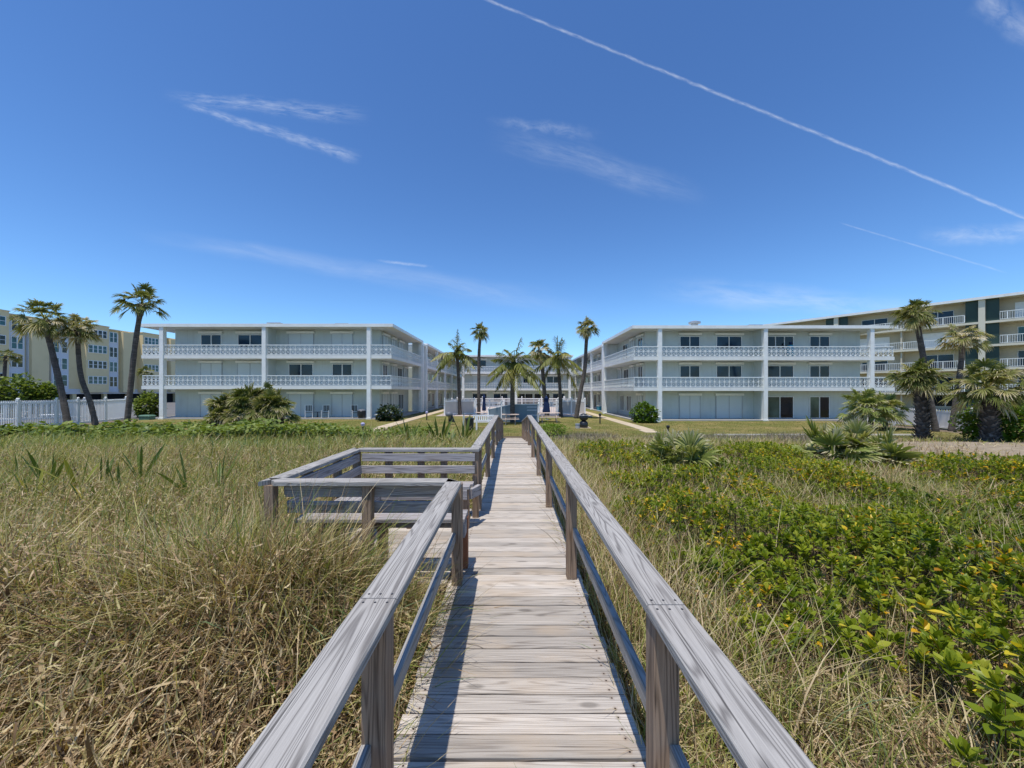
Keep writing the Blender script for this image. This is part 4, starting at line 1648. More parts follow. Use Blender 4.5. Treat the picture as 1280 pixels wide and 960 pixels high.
# ------------------------------------------------------------------ ground cover (stuff)
def grass(name, P, L, wid, th0, th1, az, tone, mat, g, k=5, kind='stuff'):
    """P (n,3) roots; blades bending from th0 by th1 radians towards az"""
    n = len(P)
    t = np.linspace(0, 1, k)
    th = th0[:, None] + th1[:, None] * t[None]
    seg = L[:, None] / (k - 1)
    hor = np.cumsum(np.sin(th) * seg, 1) - np.sin(th[:, :1]) * seg
    ver = np.cumsum(np.cos(th) * seg, 1) - np.cos(th[:, :1]) * seg
    S = P[:, None] + np.stack([np.cos(az)[:, None] * hor, np.sin(az)[:, None] * hor, ver], -1)
    tw = az + math.pi / 2 + g.normal(0, .6, n)
    sd = np.stack([np.cos(tw), np.sin(tw), g.normal(0, .35, n)], -1)
    sd = unit(sd)
    wv = wid[:, None] * np.array([.8, 1, .85, .55, .08] if k == 5 else np.linspace(1, .1, k))[None]
    V, F, c = ribbons(S, np.repeat(sd[:, None], k, 1), wv)
    T = np.repeat((tone[:, None] + .05 * (t[None] - .5)).reshape(-1), 2)
    return V, F, T


def scatter(n, x0, x1, y0, y1, g):
    x, y = g.uniform(x0, x1, n), g.uniform(y0, y1, n)
    ok = (np.abs(x) < 1.42 * y + 1.3)
    return x[ok], y[ok]


def clumped(nc, per, spread, x0, x1, y0, y1, g):
    x, y = scatter(nc, x0, x1, y0, y1, g)
    i = np.repeat(np.arange(len(x)), per)
    return x[i] + g.normal(0, spread, len(i)), y[i] + g.normal(0, spread, len(i)), i, len(x)


def off_walk(x, y, m=.03):
    ok = (np.abs(x - CX) > HW + m) | (y > 21.5)
    ok &= ~((x > PX0 - .03) & (x < 0) & (y > PY0 - .08) & (y < PY1 + .1))
    return ok


def z_at(x, y, dz=-.02):
    return np.stack([x, y, ground(x, y) + dz], -1)


g = np.random.default_rng(77)
parts = []


def add_left(nc, per, sp, y0, y1, Lr, wr, x0=-32, x1=-.6, tall=.0, fallen=.3, brown=0.0):
    x, y, ci, m_ = clumped(nc, per, sp, x0, x1, y0, y1, g)
    ok = off_walk(x, y, .02) & (y > .5)
    x, y, ci = x[ok], y[ok], ci[ok]
    n = len(x)
    cl, ca, ct = g.uniform(.65, 1.3, m_)[ci], g.normal(.2, 1.5, m_)[ci], g.normal(0, .07, m_)[ci]
    dry = vnoise(x, y, 1.7, 3) * .6 + vnoise(x, y, .6, 4) * .4
    # browner near the walk, greener to the far left
    nearw = np.exp(-((x + 1.8) ** 2) / 4.5 - ((y - 2.4) ** 2) / 5)
    gp = np.clip(.60 + .1 * smooth(2, 8, -x) + .18 * smooth(4, 11, y) - .55 * nearw + 1.15 * (.5 - dry) - brown, .04, .97)
    green = g.uniform(0, 1, n) < gp
    tone = np.where(green, np.clip(g.normal(.79, .12, n) + ct, .58, 1), np.clip(np.where(g.uniform(0, 1, n) < .28, g.uniform(0, .2, n), g.normal(.41, .1, n)) + ct, .0, .56))
    L = g.uniform(Lr[0], Lr[1], n) * cl
    fall = g.uniform(0, 1, n) < fallen
    th0 = np.where(fall, g.uniform(.6, 1.6, n), np.abs(g.normal(.25, .25, n)))
    th1 = np.where(fall, g.normal(.3, .7, n), g.uniform(.2, 1.9, n))
    az = ca + g.normal(0, 1.0, n)
    wd = g.uniform(wr[0], wr[1], n)
    P = z_at(x, y)
    P[:, 2] += np.where(fall, g.uniform(0, .28, n), 0)
    parts.append(grass('', P, L, wd, th0, th1, az, tone, '', g))


# dense near, coarser with distance
add_left(3000, 9, .09, .7, 3.2, (.32, .7), (.0022, .0048), -7, -.6)
add_left(4200, 9, .12, 2.6, 6.5, (.34, .74), (.003, .0058), -11, -.6)
add_left(5200, 9, .16, 6, 12, (.3, .66), (.004, .008), -19, -.6)
add_left(5200, 8, .22, 11, 21, (.3, .6), (.006, .012), -31, -.6)
add_left(700, 12, .09, 2.3, 3.38, (.45, .78), (.0025, .005), -2.6, -.72, fallen=.2)
add_left(420, 13, .07, 2.75, 3.36, (.6, .95), (.0025, .005), -2.5, -.8, fallen=.12)
add_left(260, 12, .1, 3.0, 5.4, (.6, 1.0), (.003, .0055), -3.4, -2.3, fallen=.2)
add_left(700, 10, .14, 4, 9, (.5, .9), (.003, .0055), -13, -.8, fallen=.12, brown=-.15)
# long arching oat grass in front of the bench platform and scattered
for (cx_, cy_, nn_, L_) in ((-1.5, 2.95, 46, .95), (-1.0, 3.0, 40, .85), (-1.95, 3.0, 30, .8), (-.95, 2.4, 40, .8), (-2.6, 3.3, 36, .9), (-2.2, 2.3, 40, .9), (-3.4, 4.0, 30, .9),
                           (-.85, 1.6, 26, .55), (-1.1, 1.9, 40, .7), (-4.6, 3.0, 30, .9), (-3.0, 1.7, 30, .9), (-.78, 2.7, 30, .6), (-2.5, 4.6, 24, .8), (-1.3, 3.15, 30, .9)):
    a = g.uniform(0, 6.28, nn_)
    x, y = cx_ + g.normal(0, .12, nn_), cy_ + g.normal(0, .1, nn_)
    parts.append(grass('', z_at(x, y), g.uniform(L_ * .6, L_, nn_), g.uniform(.0025, .005, nn_), np.abs(g.normal(.2, .15, nn_)), g.uniform(.6, 1.9, nn_),
                       g.normal(.3, 1.0, nn_), np.where(g.uniform(0, 1, nn_) < .75, g.normal(.82, .1, nn_), g.normal(.45, .08, nn_)), '', g))


x, y = scatter(4200, -13, -.7, 1.4, 10, g)
ok = off_walk(x, y, .05)
x, y = x[ok], y[ok]
n = len(x)
parts.append(grass('', z_at(x, y), g.uniform(.6, 1.0, n), g.uniform(.0018, .004, n), np.abs(g.normal(.15, .15, n)), g.uniform(.1, .9, n), g.normal(.2, 1.2, n),
                   np.where(g.uniform(0, 1, n) < .55, g.normal(.8, .1, n), g.normal(.5, .05, n)), '', g))


# broken dry leaf litter lying in the grass on both sides
def litter(n, x0, x1, y0, y1, zr_, Lr, wr):
    x, y = scatter(n, x0, x1, y0, y1, g)
    ok = off_walk(x, y)
    x, y = x[ok], y[ok]
    n = len(x)
    P = z_at(x, y, 0)
    P[:, 2] += g.uniform(zr_[0], zr_[1], n)
    parts.append(grass('', P, g.uniform(Lr[0], Lr[1], n), g.uniform(wr[0], wr[1], n), g.uniform(.6, 2.2, n), g.normal(0, 1.3, n), g.uniform(0, 6.28, n),
                       np.clip(g.normal(.33, .15, n), .0, .57), '', g))


litter(30000, -7, -.6, .7, 5, (0, .34), (.06, .24), (.0025, .008))
litter(34000, -7.5, -.6, .7, 5.5, (.12, .6), (.025, .11), (.0025, .0065))
litter(10000, -13, -.6, 5, 10, (.15, .5), (.04, .13), (.0045, .008))
litter(5200, -7, -.6, .7, 4.5, (.05, .36), (.12, .34), (.005, .013))
litter(26000, -15, -.6, 5, 11, (0, .32), (.1, .3), (.004, .009))
litter(22000, .6, 6, .7, 5, (0, .16), (.05, .2), (.0022, .006))
litter(15000, .6, 15, 5, 13, (0, .2), (.1, .3), (.004, .008))
V, F, T = join(*parts)
o = npmesh('dune_grass', V, F, 'leaf_grass', T)
tag(o, None, None, None, 'stuff')

# right side: strip of dry and green grass along the walk
parts = []


def add_right(nc, per, sp, x0, x1, y0, y1, Lr, wr, gp, keep=None, up=.35):
    x, y, ci, m_ = clumped(nc, per, sp, x0, x1, y0, y1, g)
    ok = off_walk(x, y, .02) & (y > .5) & (x > .5)
    if keep is not None:
        ok &= g.uniform(0, 1, len(x)) < keep(x, y)
    x, y, ci = x[ok], y[ok], ci[ok]
    n = len(x)
    green = g.uniform(0, 1, n) < np.clip(gp + .5 * (vnoise(x, y, 1.2, 9) - .5), 0, 1)
    tone = np.where(green, g.normal(.76, .1, n), np.clip(np.where(g.uniform(0, 1, n) < .3, g.uniform(0, .22, n), g.normal(.43, .09, n)), .0, .57))
    L = g.uniform(Lr[0], Lr[1], n) * g.uniform(.75, 1.25, m_)[ci]
    parts.append(grass('', z_at(x, y), L, g.uniform(wr[0], wr[1], n), np.abs(g.normal(up, .3, n)), g.uniform(.2, 1.4, n), g.normal(.5, 1.4, m_)[ci] + g.normal(0, .8, n), tone, '', g))


def shrubby(x, y):
    """how much of the place the low glossy scrub covers on the right"""
    s = smooth(1.0, 2.0, x + .5 * (vnoise(x, y, .8, 21) - .5) - .05 * np.maximum(y - 8, 0) * 1.6)
    clear = np.exp(-(((x - 1.9) / .95) ** 2 + ((y - 1.95) / .75) ** 2))
    s = s * (1 - .95 * smooth(.3, .75, clear))
    hol = vnoise(x, y, 1.1, 22)
    s = s * smooth(.18, .42, hol) * (1 - smooth(.3, .7, np.exp(-(((x - 13.6) / 2.3) ** 2 + ((y - 12.3) / 1.5) ** 2))))
    return s * (1 - smooth(12.5 - .22 * np.maximum(x - 4, 0), 14.5 - .22 * np.maximum(x - 4, 0), y + 1.5 * vnoise(x, y, 2.0, 5)))


sp_ = lambda x, y: 1 - .62 * shrubby(x, y)
add_right(1700, 9, .09, .6, 4.5, .7, 3.5, (.2, .5), (.002, .0045), .55, sp_)
add_right(3200, 9, .13, .6, 8, 3, 8, (.25, .55), (.003, .006), .58, sp_)
add_right(3800, 9, .18, .6, 10, 7, 15, (.25, .5), (.0045, .009), .52, sp_)
add_right(2600, 8, .2, .6, 26, 14, 21, (.15, .35), (.007, .012), .5, lambda x, y: 1 - .9 * ((x > 10) & (y < 18.3)))
add_right(650, 10, .1, .62, 1.7, 2.2, 11, (.4, .78), (.0025, .005), .35, None, .25)
# scattered tall thin blades among the scrub
x, y = scatter(900, 1.2, 9, 1.2, 9, g)
n = len(x)
parts.append(grass('', z_at(x, y), g.uniform(.5, .95, n), g.uniform(.002, .0045, n), np.abs(g.normal(.3, .25, n)), g.uniform(.2, 1.3, n), g.uniform(0, 6.28, n),
                   np.where(g.uniform(0, 1, n) < .6, g.normal(.8, .1, n), .5), '', g))
V, F, T = join(*parts)
o = npmesh('beach_grass', V, F, 'leaf_grass', T)
tag(o, None, None, None, 'stuff')


# low glossy scrub on the right: rosettes of spoon shaped leaves on short stems
def rosettes(x, y, z, tilt, nl, L, W, g, yel):
    n = len(x)
    i = np.repeat(np.arange(n), nl)
    j = np.tile(np.arange(nl), n)
    a = j * 2.39996 + g.uniform(0, 6.28, n)[i] + g.normal(0, .2, n * nl)
    q = j / (nl - 1)
    e = R(18) + (R(78) - R(18)) * q + g.normal(0, .16, n * nl)
    D = np.stack([np.cos(e) * np.cos(a), np.cos(e) * np.sin(a), np.sin(e)], -1)
    D = unit(D + tilt[i])
    P = np.stack([x, y, z], -1)[i]
    P[:, 2] += (q - .8) * .05
    Ls = L[i] * g.uniform(.75, 1.1, n * nl) * (1 - .3 * q)
    V, F, k = leaves(P, D, Ls, Ls * W * g.uniform(.85, 1.15, n * nl), .28, (.14, .34, .72, 1.0, .95, .55, .05), g, curl=.10)
    t = np.clip((.24 + .34 * vnoise(x, y, 1.6, 33) + g.normal(0, .13, n))[i] + g.normal(0, .11, n * nl) + .12 * q, 0, .82)
    old = g.uniform(0, 1, n * nl) < (yel * 2.4 * smooth(.3, .8, vnoise(x, y, .5, 34)))[i] * (1.6 - 1.5 * q)
    t = np.where(old, np.clip(g.normal(.92, .035, n * nl), .86, .985), t)
    return V, F, np.repeat(t, k)


parts, st = [], []


def add_scrub(n, x0, x1, y0, y1, Lr, nl, yel=.10):
    x, y = scatter(n, x0, x1, y0, y1, g)
    s = shrubby(x, y)
    ok = (g.uniform(0, 1, len(x)) < s) & off_walk(x, y, .2)
    x, y, s = x[ok], y[ok], s[ok]
    n = len(x)
    hh = (.06 + .58 * vnoise(x, y, 1.05, 31) ** 1.3 * s) * g.uniform(.4, 1.1, n)
    z = ground(x, y) + hh
    parts.append(rosettes(x, y, z, g.normal(0, .3, (n, 3)) * np.array([1, 1, .3]), nl, g.uniform(Lr[0], Lr[1], n), .23, g, yel))
    # woody stems
    P = z_at(x + g.normal(0, .05, n), y + g.normal(0, .05, n))
    az = g.uniform(0, 6.28, n)
    st.append(grass('', P, hh * 1.15, g.uniform(.004, .008, n), np.abs(g.normal(.2, .15, n)), g.normal(0, .2, n), az, g.uniform(0, .6, n), '', g, 3))


add_scrub(2100, .8, 6.5, 1.2, 4.2, (.055, .125), 12)
add_scrub(7600, .8, 12, 3.8, 8, (.05, .11), 10, .12)
add_scrub(13000, 1.0, 21, 7.6, 13, (.06, .12), 8, .07)
add_scrub(6500, 3.0, 25, 12.5, 17, (.08, .13), 8, .04)
# a few large clumps close to the camera at the right edge
bx_ = np.array([2.55, 2.75, 2.35, 3.05, 2.2, 2.95, 2.62, 3.3, 2.3, 2.42, 2.2, 2.5])
by_ = np.array([2.02, 1.7, 2.5, 2.3, 2.9, 2.75, 2.3, 2.05, 1.62, 1.92, 1.86, 1.82])
bz_ = ground(bx_, by_) + np.array([.45, .26, .3, .45, .3, .45, .35, .5, .18, .36, .22, .28])
parts.append(rosettes(bx_, by_, bz_, g.normal(0, .2, (12, 3)) * np.array([1, 1, .2]), 18, np.full(12, .13), .23, g, .13))
st.append(grass('', z_at(bx_, by_), bz_ - ground(bx_, by_), np.full(12, .012), np.full(12, .03), np.full(12, 0.0), np.zeros(12), np.full(12, .2), '', g, 3))
V, F, T = join(*parts)
o = npmesh('dune_scrub', V, F, 'leaf_scrub', T, None, True)
tag(o, None, None, None, 'stuff')
# twiggy stems and fallen sticks
x, y = scatter(5200, .8, 14, 1, 13, g)
ok = off_walk(x, y, .05)
x, y = x[ok], y[ok]
n = len(x)
st.append(grass('', z_at(x, y), g.uniform(.15, .45, n), g.uniform(.002, .004, n), g.uniform(.1, 1.4, n), g.normal(0, .4, n), g.uniform(0, 6.28, n), g.uniform(0, 1, n), '', g, 3))
V, F, T = join(*st)
o = npmesh('scrub_stems', V, F, 'twig', T)
tag(o, None, None, None, 'stuff')

# grey brown dry scrub band near the lawn on the right
parts = []
x, y = scatter(26000, 2.0, 15, 15.0, 20.3, g)
ok = g.uniform(0, 1, len(x)) < smooth(.25, .5, vnoise(x, y, 1.5, 44)) * smooth(15, 16.5, y + (x - 5) * .15)
x, y = x[ok], y[ok]
n = len(x)
hh = .16 + .34 * vnoise(x, y, 1.2, 45)
parts.append(grass('', z_at(x, y), hh * g.uniform(.7, 1.3, n), g.uniform(.006, .012, n), g.uniform(0, .9, n), g.normal(0, .7, n), g.uniform(0, 6.28, n),
                   np.clip(g.normal(.5, .25, n) + .25 * (g.uniform(0, 1, n) < .25), 0, 1), '', g))
V, F, T = join(*parts)
o = npmesh('dry_scrub', V, F, 'leaf_dry', T)
tag(o, None, None, None, 'stuff')

# seagrape ground cover along the left lawn edge
parts = []


def grape(n, x0, x1, y0, y1, hmax, leaf):
    x, y = scatter(n, x0, x1, y0, y1, g)
    dens = smooth(.26, .5, vnoise(x, y, 2.2, 51))
    ok = (g.uniform(0, 1, len(x)) < dens) & off_walk(x, y, .1)
    x, y = x[ok], y[ok]
    n = len(x)
    hh = hmax * (.35 + .75 * vnoise(x, y, 1.4, 52)) * g.uniform(.3, 1.0, n) ** .6
    P = z_at(x, y, 0)
    P[:, 2] += hh
    a = g.uniform(0, 6.28, n)
    e = g.normal(.3, .5, n)
    D = np.stack([np.cos(e) * np.cos(a), np.cos(e) * np.sin(a), np.sin(e)], -1)
    L = g.uniform(leaf * .7, leaf * 1.2, n)
    V, F, k = leaves(P, D, L, L * .46, .25, (.3, .9, 1.0, .75, .1), g)
    T = np.clip(g.normal(.45, .18, n) + .35 * (vnoise(x, y, .7, 53) - .5), 0, .97)
    parts.append((V, F, np.repeat(T, k)))


grape(15000, -31, -4.0, 15.0, 21.0, .66, .16)
grape(5200, -30, -12, 15.5, 19.5, .92, .2)
grape(2600, -12.5, -8.3, 14.5, 20.0, .9, .17)
grape(2000, -9, -4.6, 14.8, 19.0, .8, .16)
V, F, T = join(*parts)
o = npmesh('seagrape_cover', V, F, 'leaf_grape', T)
tag(o, None, None, None, 'stuff')

# short lawn blades
x, y = g.uniform(-30, 28, 90000), 21.4 + 16 * g.uniform(0, 1, 90000) ** 1.6
ok = (np.abs(x) < 1.4 * y) & (y < 33.6) & ~((np.abs(x) < 9.8) & (np.abs(x) > 8.2) & (y > 23.4)) & ~((x > 3.2) & (x < 5.6) & (y > 25.8) & (y < 27.6))
x, y = x[ok], y[ok]
n = len(x)
V, F, T = grass('', z_at(x, y, .01), g.uniform(.035, .10, n), g.uniform(.006, .014, n), np.abs(g.normal(.4, .3, n)), g.normal(.3, .4, n), g.uniform(0, 6.28, n),
                np.clip(.25 + .75 * (vnoise(x, y, 2.5, 61) * .6 + vnoise(x, y, .7, 62) * .4 - .15) + g.normal(0, .15, n), 0, 1), '', g, 3)
o = npmesh('lawn_blades', V, F, 'leaf_lawn', T)
tag(o, None, None, None, 'stuff')
# weeds poking through at the edges of the walk
parts = []
for (cx_, cy_, nn_, L_) in ((-.66, 1.9, 36, .42), (-.63, 2.3, 26, .36), (-.68, 2.7, 20, .35), (.70, 1.85, 34, .36), (.66, 2.15, 22, .34), (.72, 2.6, 20, .4), (.69, 3.2, 20, .4), (-.62, 1.55, 24, .4), (.2, 1.6, 9, .25), (.74, 4.4, 24, .45), (.74, 5.2, 24, .45)):
    x, y = cx_ + g.normal(0, .03, nn_), cy_ + g.normal(0, .08, nn_)
    P = np.stack([x, y, np.full(nn_, DECK - .12)], -1)
    parts.append(grass('', P, g.uniform(L_ * .5, L_, nn_), g.uniform(.0015, .0035, nn_), np.abs(g.normal(.35, .25, nn_)), g.uniform(.1, 1.5, nn_), g.normal(0 if cx_ < 0 else 3.1, 1.2, nn_),
                       np.where(g.uniform(0, 1, nn_) < .6, g.normal(.8, .1, nn_), g.normal(.4, .1, nn_)), '', g))
V, F, T = join(*parts)
o = npmesh('deck_edge_weeds', V, F, 'leaf_grass', T)
tag(o, None, None, None, 'stuff')

# ------------------------------------------------------------------ fences
def picket_fence(label, pts, h, postw=.13, picket=.035, gap=.105, cap='ball', solid=None):
    base = (pts[0][0], pts[0][1], float(ground(pts[0][0], pts[0][1])))
    t = thing('picket_fence' if not solid else 'panel_fence', label, 'fence', base)
    for i, (x, y) in enumerate(pts):
        z = float(ground(x, y))
        mb = MB()
        mb.box(x - postw / 2, x + postw / 2, y - postw / 2, y + postw / 2, z - .1, z + h + .08)
        mb.box(x - postw / 2 - .025, x + postw / 2 + .025, y - postw / 2 - .025, y + postw / 2 + .025, z + h + .081, z + h + .11)
        if cap == 'ball':
            mb.lathe((x, y, z + h + .111), [(.04, 0), (.045, .02), (.075, .06), (.075, .09), (.03, .13)], 10)
        mb.build('post', 'white_vinyl', t)
    for (xa, ya), (xb, yb) in zip(pts[:-1], pts[1:]):
        L = math.hypot(xb - xa, yb - ya)
        ux, uy = (xb - xa) / L, (yb - ya) / L
        F = Loc((xa, ya), (ux, uy), (-uy, ux), float(ground((xa + xb) / 2, (ya + yb) / 2)))
        mb = MB()
        F.box(mb, postw / 2, L - postw / 2, -.025, .025, .12, .24)
        F.box(mb, postw / 2, L - postw / 2, -.025, .025, h - .16, h - .06)
        if solid:
            F.box(mb, postw / 2, L - postw / 2, -.012, .012, .241, h - .161)
        n = int((L - postw) / gap)
        for k in range(n):
            a = postw / 2 + (k + .5) * (L - postw) / n
            F.box(mb, a - picket / 2, a + picket / 2, -.02, .02, .241 if not solid else h - .059, h - .161 if not solid else h + .05)
            if not solid:
                F.box(mb, a - picket / 2, a + picket / 2, -.02, .02, h - .059, h + .03)
        mb.build('picket_panel', 'white_vinyl' if not solid else 'white_vinyl', t)
    return t


picket_fence('white vinyl picket fence with ball capped posts receding along the left side', [(-32.4, 21.2), (-32.3, 23.2), (-32.2, 25.1), (-31.7, 26.8), (-31.9, 28.3), (-32.1, 30.4), (-33.4, 33.3)], 1.82)
picket_fence('second white fence run far behind the left picket fence', [(-44, 24.0), (-41.5, 27.5), (-40.5, 31.5), (-40, 36)], 1.7)
picket_fence('low white panel fence between the low fan palm and the hedge at the right', [(29.4, 24.6), (29.5, 27.2), (29.7, 29.9), (30.1, 32.6)], 1.35, .14, .05, .16, 'ball', True)

# pool enclosure
t = thing('pool_fence', 'white pool enclosure fence with beige screen panels at its front corners', 'fence', (0, 39, 0))


def pool_run(pts, h, mode):
    for x, y in pts:
        mb = MB()
        mb.box(x - .07, x + .07, y - .07, y + .07, -.05, h + .1)
        mb.lathe((x, y, h + .1), [(.1, 0), (.1, .03), (.02, .12)], 4)
        mb.build('post', 'white_vinyl', t)
    for (xa, ya), (xb, yb) in zip(pts[:-1], pts[1:]):
        L = math.hypot(xb - xa, yb - ya)
        u = ((xb - xa) / L, (yb - ya) / L)
        F = Loc((xa, ya), u, (-u[1], u[0]), 0)
        mb = MB()
        F.box(mb, .07, L - .07, -.03, .03, h - .22, h - .08)
        F.box(mb, .07, L - .07, -.03, .03, .1, .2)
        if mode == 'rail':
            F.box(mb, .07, L - .07, -.03, .03, h - .55, h - .45)
        n = max(2, int(L / .19))
        for k in range(n):
            a = .07 + (k + .5) * (L - .14) / n
            if mode == 'screen':
                F.box(mb, a - .04, a + .04, -.02, .02, h - .079, h + .12)
            else:
                F.box(mb, a - .018, a + .018, -.018, .018, .201, h - .221)
        mb.build('picket_panel', 'white_vinyl', t)
        if mode == 'screen':
            mb = MB()
            F.box(mb, .075, L - .075, -.012, .012, .201, h - .221)
            mb.build('screen', 'beige_screen', t)


pool_run([(-6.9, 39.4), (-5.4, 40.2), (-4.0, 41.0)], 1.62, 'screen')
pool_run([(7.5, 39.6), (6.2, 40.2), (4.9, 40.8)], 1.62, 'screen')
pool_run([(-6.9, 39.55), (-7.2, 46), (-7.4, 52), (-7.5, 58.5)], 1.5, 'rail')
pool_run([(7.5, 39.75), (7.8, 46), (7.9, 52), (8.0, 58.5)], 1.5, 'rail')
pool_run([(-7.5, 58.6), (-4.5, 58.6), (-1.5, 58.6), (1.5, 58.6), (4.5, 58.6), (7.9, 58.6)], 1.5, 'rail')
pool_run([(-3.85, 41.0), (-2.4, 41.0), (-.85, 41.0)], 1.4, 'rail')
pool_run([(2.9, 41.0), (4.75, 41.0)], 1.4, 'rail')

# blue canvas screen in front of the pool, its top sloping down at the left
t = thing('windscreen', 'slate blue canvas windscreen with a sloping left top edge behind the middle picnic table', 'screen', (.3, 31, 0))
mb = MB()
b0 = len(mb.v)
xs = [(-1.85, 1.02), (.0, 1.42), (2.06, 1.42)]
for (xa, za), (xb, zb) in zip(xs[:-1], xs[1:]):
    mb.quadbox([(xa, 31.0, .02), (xb, 31.0, .02), (xb, 31.03, .02), (xa, 31.03, .02), (xa, 31.0, za), (xb, 31.0, zb), (xb, 31.03, zb), (xa, 31.03, za)])
mb.build('canvas', 'blue_canvas', t)
mb = MB()
for (xa, za), (xb, zb) in zip(xs[:-1], xs[1:]):
    mb.beam((xa, 31.015, za + .025), (xb, 31.015, zb + .025), .05, .045)
mb.build('top_rail', 'white_vinyl', t)
for x, z in ((-1.9, 1.05), (-.85, 1.6), (2.12, 1.45)):
    mb = MB()
    mb.box(x - .05, x + .05, 30.93, 30.998, -.05, z + .05)
    mb.lathe((x, 30.965, z + .05), [(.09, 0), (.09, .03), (.02, .1)], 8)
    mb.build('post', 'white_vinyl', t)
for z in (.55, .95, 1.2):
    mb = MB()
    mb.box(1.2, 2.0, 30.985, 30.998, z, z + .05)
    mb.build('batten', 'pale_trim', t)


# ------------------------------------------------------------------ garden furniture
def picnic_table(label, x, y, w_=1.8):
    t = thing('picnic_table', label, 'picnic table', (x, y, 0), 'wooden picnic tables by the pool')
    mb = MB()
    for k in range(5):
        mb.beam((x - w_ / 2, y - .3 + k * .15, .75), (x + w_ / 2, y - .3 + k * .15, .75), .142, .04)
    mb.build('tabletop', 'wood_table', t)
    for s in (-1, 1):
        mb = MB()
        for k in range(2):
            mb.beam((x - w_ / 2, y + s * (.62 + k * .15), .44), (x + w_ / 2, y + s * (.62 + k * .15), .44), .142, .04)
        mb.build('bench', 'wood_table', t)
    for sx in (-1, 1):
        mb = MB()
        xx = x + sx * (w_ / 2 - .3)
        mb.beam((xx, y - .72, .0), (xx, y - .18, .725), .09, .04, (1, 0, 0))
        mb.beam((xx + .045, y + .72, .0), (xx + .045, y + .18, .725), .09, .04, (1, 0, 0))
        mb.beam((xx + .02, y - .75, .40), (xx + .02, y + .75, .40), .035, .09)
        mb.build('leg', 'wood_table', t)


picnic_table('wooden picnic table left of the ramp under the thin straight palm', (606 - 640) / 481 * 31.5, 31.5, 1.5)
picnic_table('wooden picnic table in the middle before the blue windscreen', (638 - 640) / 481 * 29.0, 29.0, 1.3)
picnic_table('wooden picnic table at the right beneath the right navy umbrella', (686 - 640) / 481 * 31.0, 31.0, 1.75)


def umbrella(label, x, y, h, r):
    t = thing('patio_umbrella', label, 'umbrella', (x, y, 0), 'closed navy umbrellas')
    MB().lathe((x, y, 0), [(.22, 0), (.22, .08), (.03, .1), (.025, h - .1), (.02, h)], 10).build('pole', 'metal_grey', t)
    mb = MB()
    n = 16
    prof = [(r, .55), (r * 1.05, .75), (r * .8, 1.3), (r * .6, 1.6), (r * .85, 1.9), (r * .55, h - .25), (.04, h - .05)]
    b = len(mb.v)
    for rr, z in prof:
        for k in range(n):
            a = 2 * math.pi * k / n
            q = rr * (1 + (.18 if k % 2 else -.1) * (1 if z < h - .3 else .2))
            mb.v.append((x + math.cos(a) * q, y + math.sin(a) * q, z))
    for i in range(len(prof) - 1):
        for k in range(n):
            k2 = (k + 1) % n
            mb.f.append((b + i * n + k, b + i * n + k2, b + (i + 1) * n + k2, b + (i + 1) * n + k))
            mb.uv += [(0, 0)] * 4
    mb.build('canopy', 'navy_canvas', t)


umbrella('slim closed navy umbrella between the two left pool palms', (605 - 640) / 481 * 38.6, 38.6, 2.3, .17)
umbrella('wide closed navy umbrella before the ragged fan palm right of the pool', (683 - 640) / 481 * 33.5, 33.5, 2.15, .28)

# white slatted bench left of the ramp
x, y = (604 - 640) / 481 * 26, 26.0
t = thing('garden_bench', 'white slatted garden bench beside the left handrail foot', 'bench', (x, y, 0))
mb = MB()
for k in range(3):
    mb.box(x - .72, x + .72, y - .35 + k * .13, y - .24 + k * .13, .42, .45)
mb.build('seat', 'white_vinyl', t)
mb = MB()
mb.box(x - .72, x + .72, y + .05, y + .09, .82, .9)
mb.box(x - .72, x + .72, y + .05, y + .09, .5, .55)
for k in range(11):
    mb.box(x - .68 + k * .13, x - .62 + k * .13, y + .055, y + .085, .551, .819)
mb.build('backrest', 'white_vinyl', t)
for sx in (-1, 1):
    mb = MB()
    mb.box(x + sx * .74 - .03, x + sx * .74 + .03, y - .38, y + .1, .6, .64)
    mb.box(x + sx * .74 - .03, x + sx * .74 + .03, y - .36, y - .3, 0, .599)
    mb.box(x + sx * .74 - .03, x + sx * .74 + .03, y + .04, y + .1, 0, .599)
    mb.build('leg', 'white_vinyl', t)
x, y = (584 - 640) / 481 * 24.5, 24.5
t = thing('trash_bin', 'dark bin between pale posts left of the white garden bench', 'bin', (x, y, 0))
MB().lathe((x + .15, y, 0), [(.24, 0), (.28, .7), (.3, .72), (.3, .78), (.1, .84)], 14).build('drum', 'black_metal', t, False)
for dx in (-.22, .6):
    mb = MB()
    mb.box(x + dx - .05, x + dx + .05, y - .05, y + .05, -.05, .98)
    mb.build('post', 'white_vinyl', t)


def lounger(label, x, y, rot, group, z=0.0):
    t = thing('sun_lounger', label, 'sun lounger', (x, y, z), group)
    u = (math.cos(rot), math.sin(rot))
    F = Loc((x, y), u, (-u[1], u[0]), z)
    mb = MB()
    for k in range(8):
        F.box(mb, -.9 + k * .15, -.78 + k * .15, -.3, .3, .33, .36)
    mb.build('seat', 'white_vinyl', t)
    mb = MB()
    for k in range(5):
        a = .32 + k * .11
        mb.beam(F.p(a, -.3, .37 + k * .12), F.p(a, .3, .37 + k * .12), .09, .025, (-.7, 0, .7))
    mb.build('backrest', 'white_vinyl', t)
    for a in (-.8, .3):
        for o in (-.28, .28):
            mb = MB()
            F.box(mb, a - .025, a + .025, o - .025, o + .025, 0, .329)
            mb.build('leg', 'white_vinyl', t)


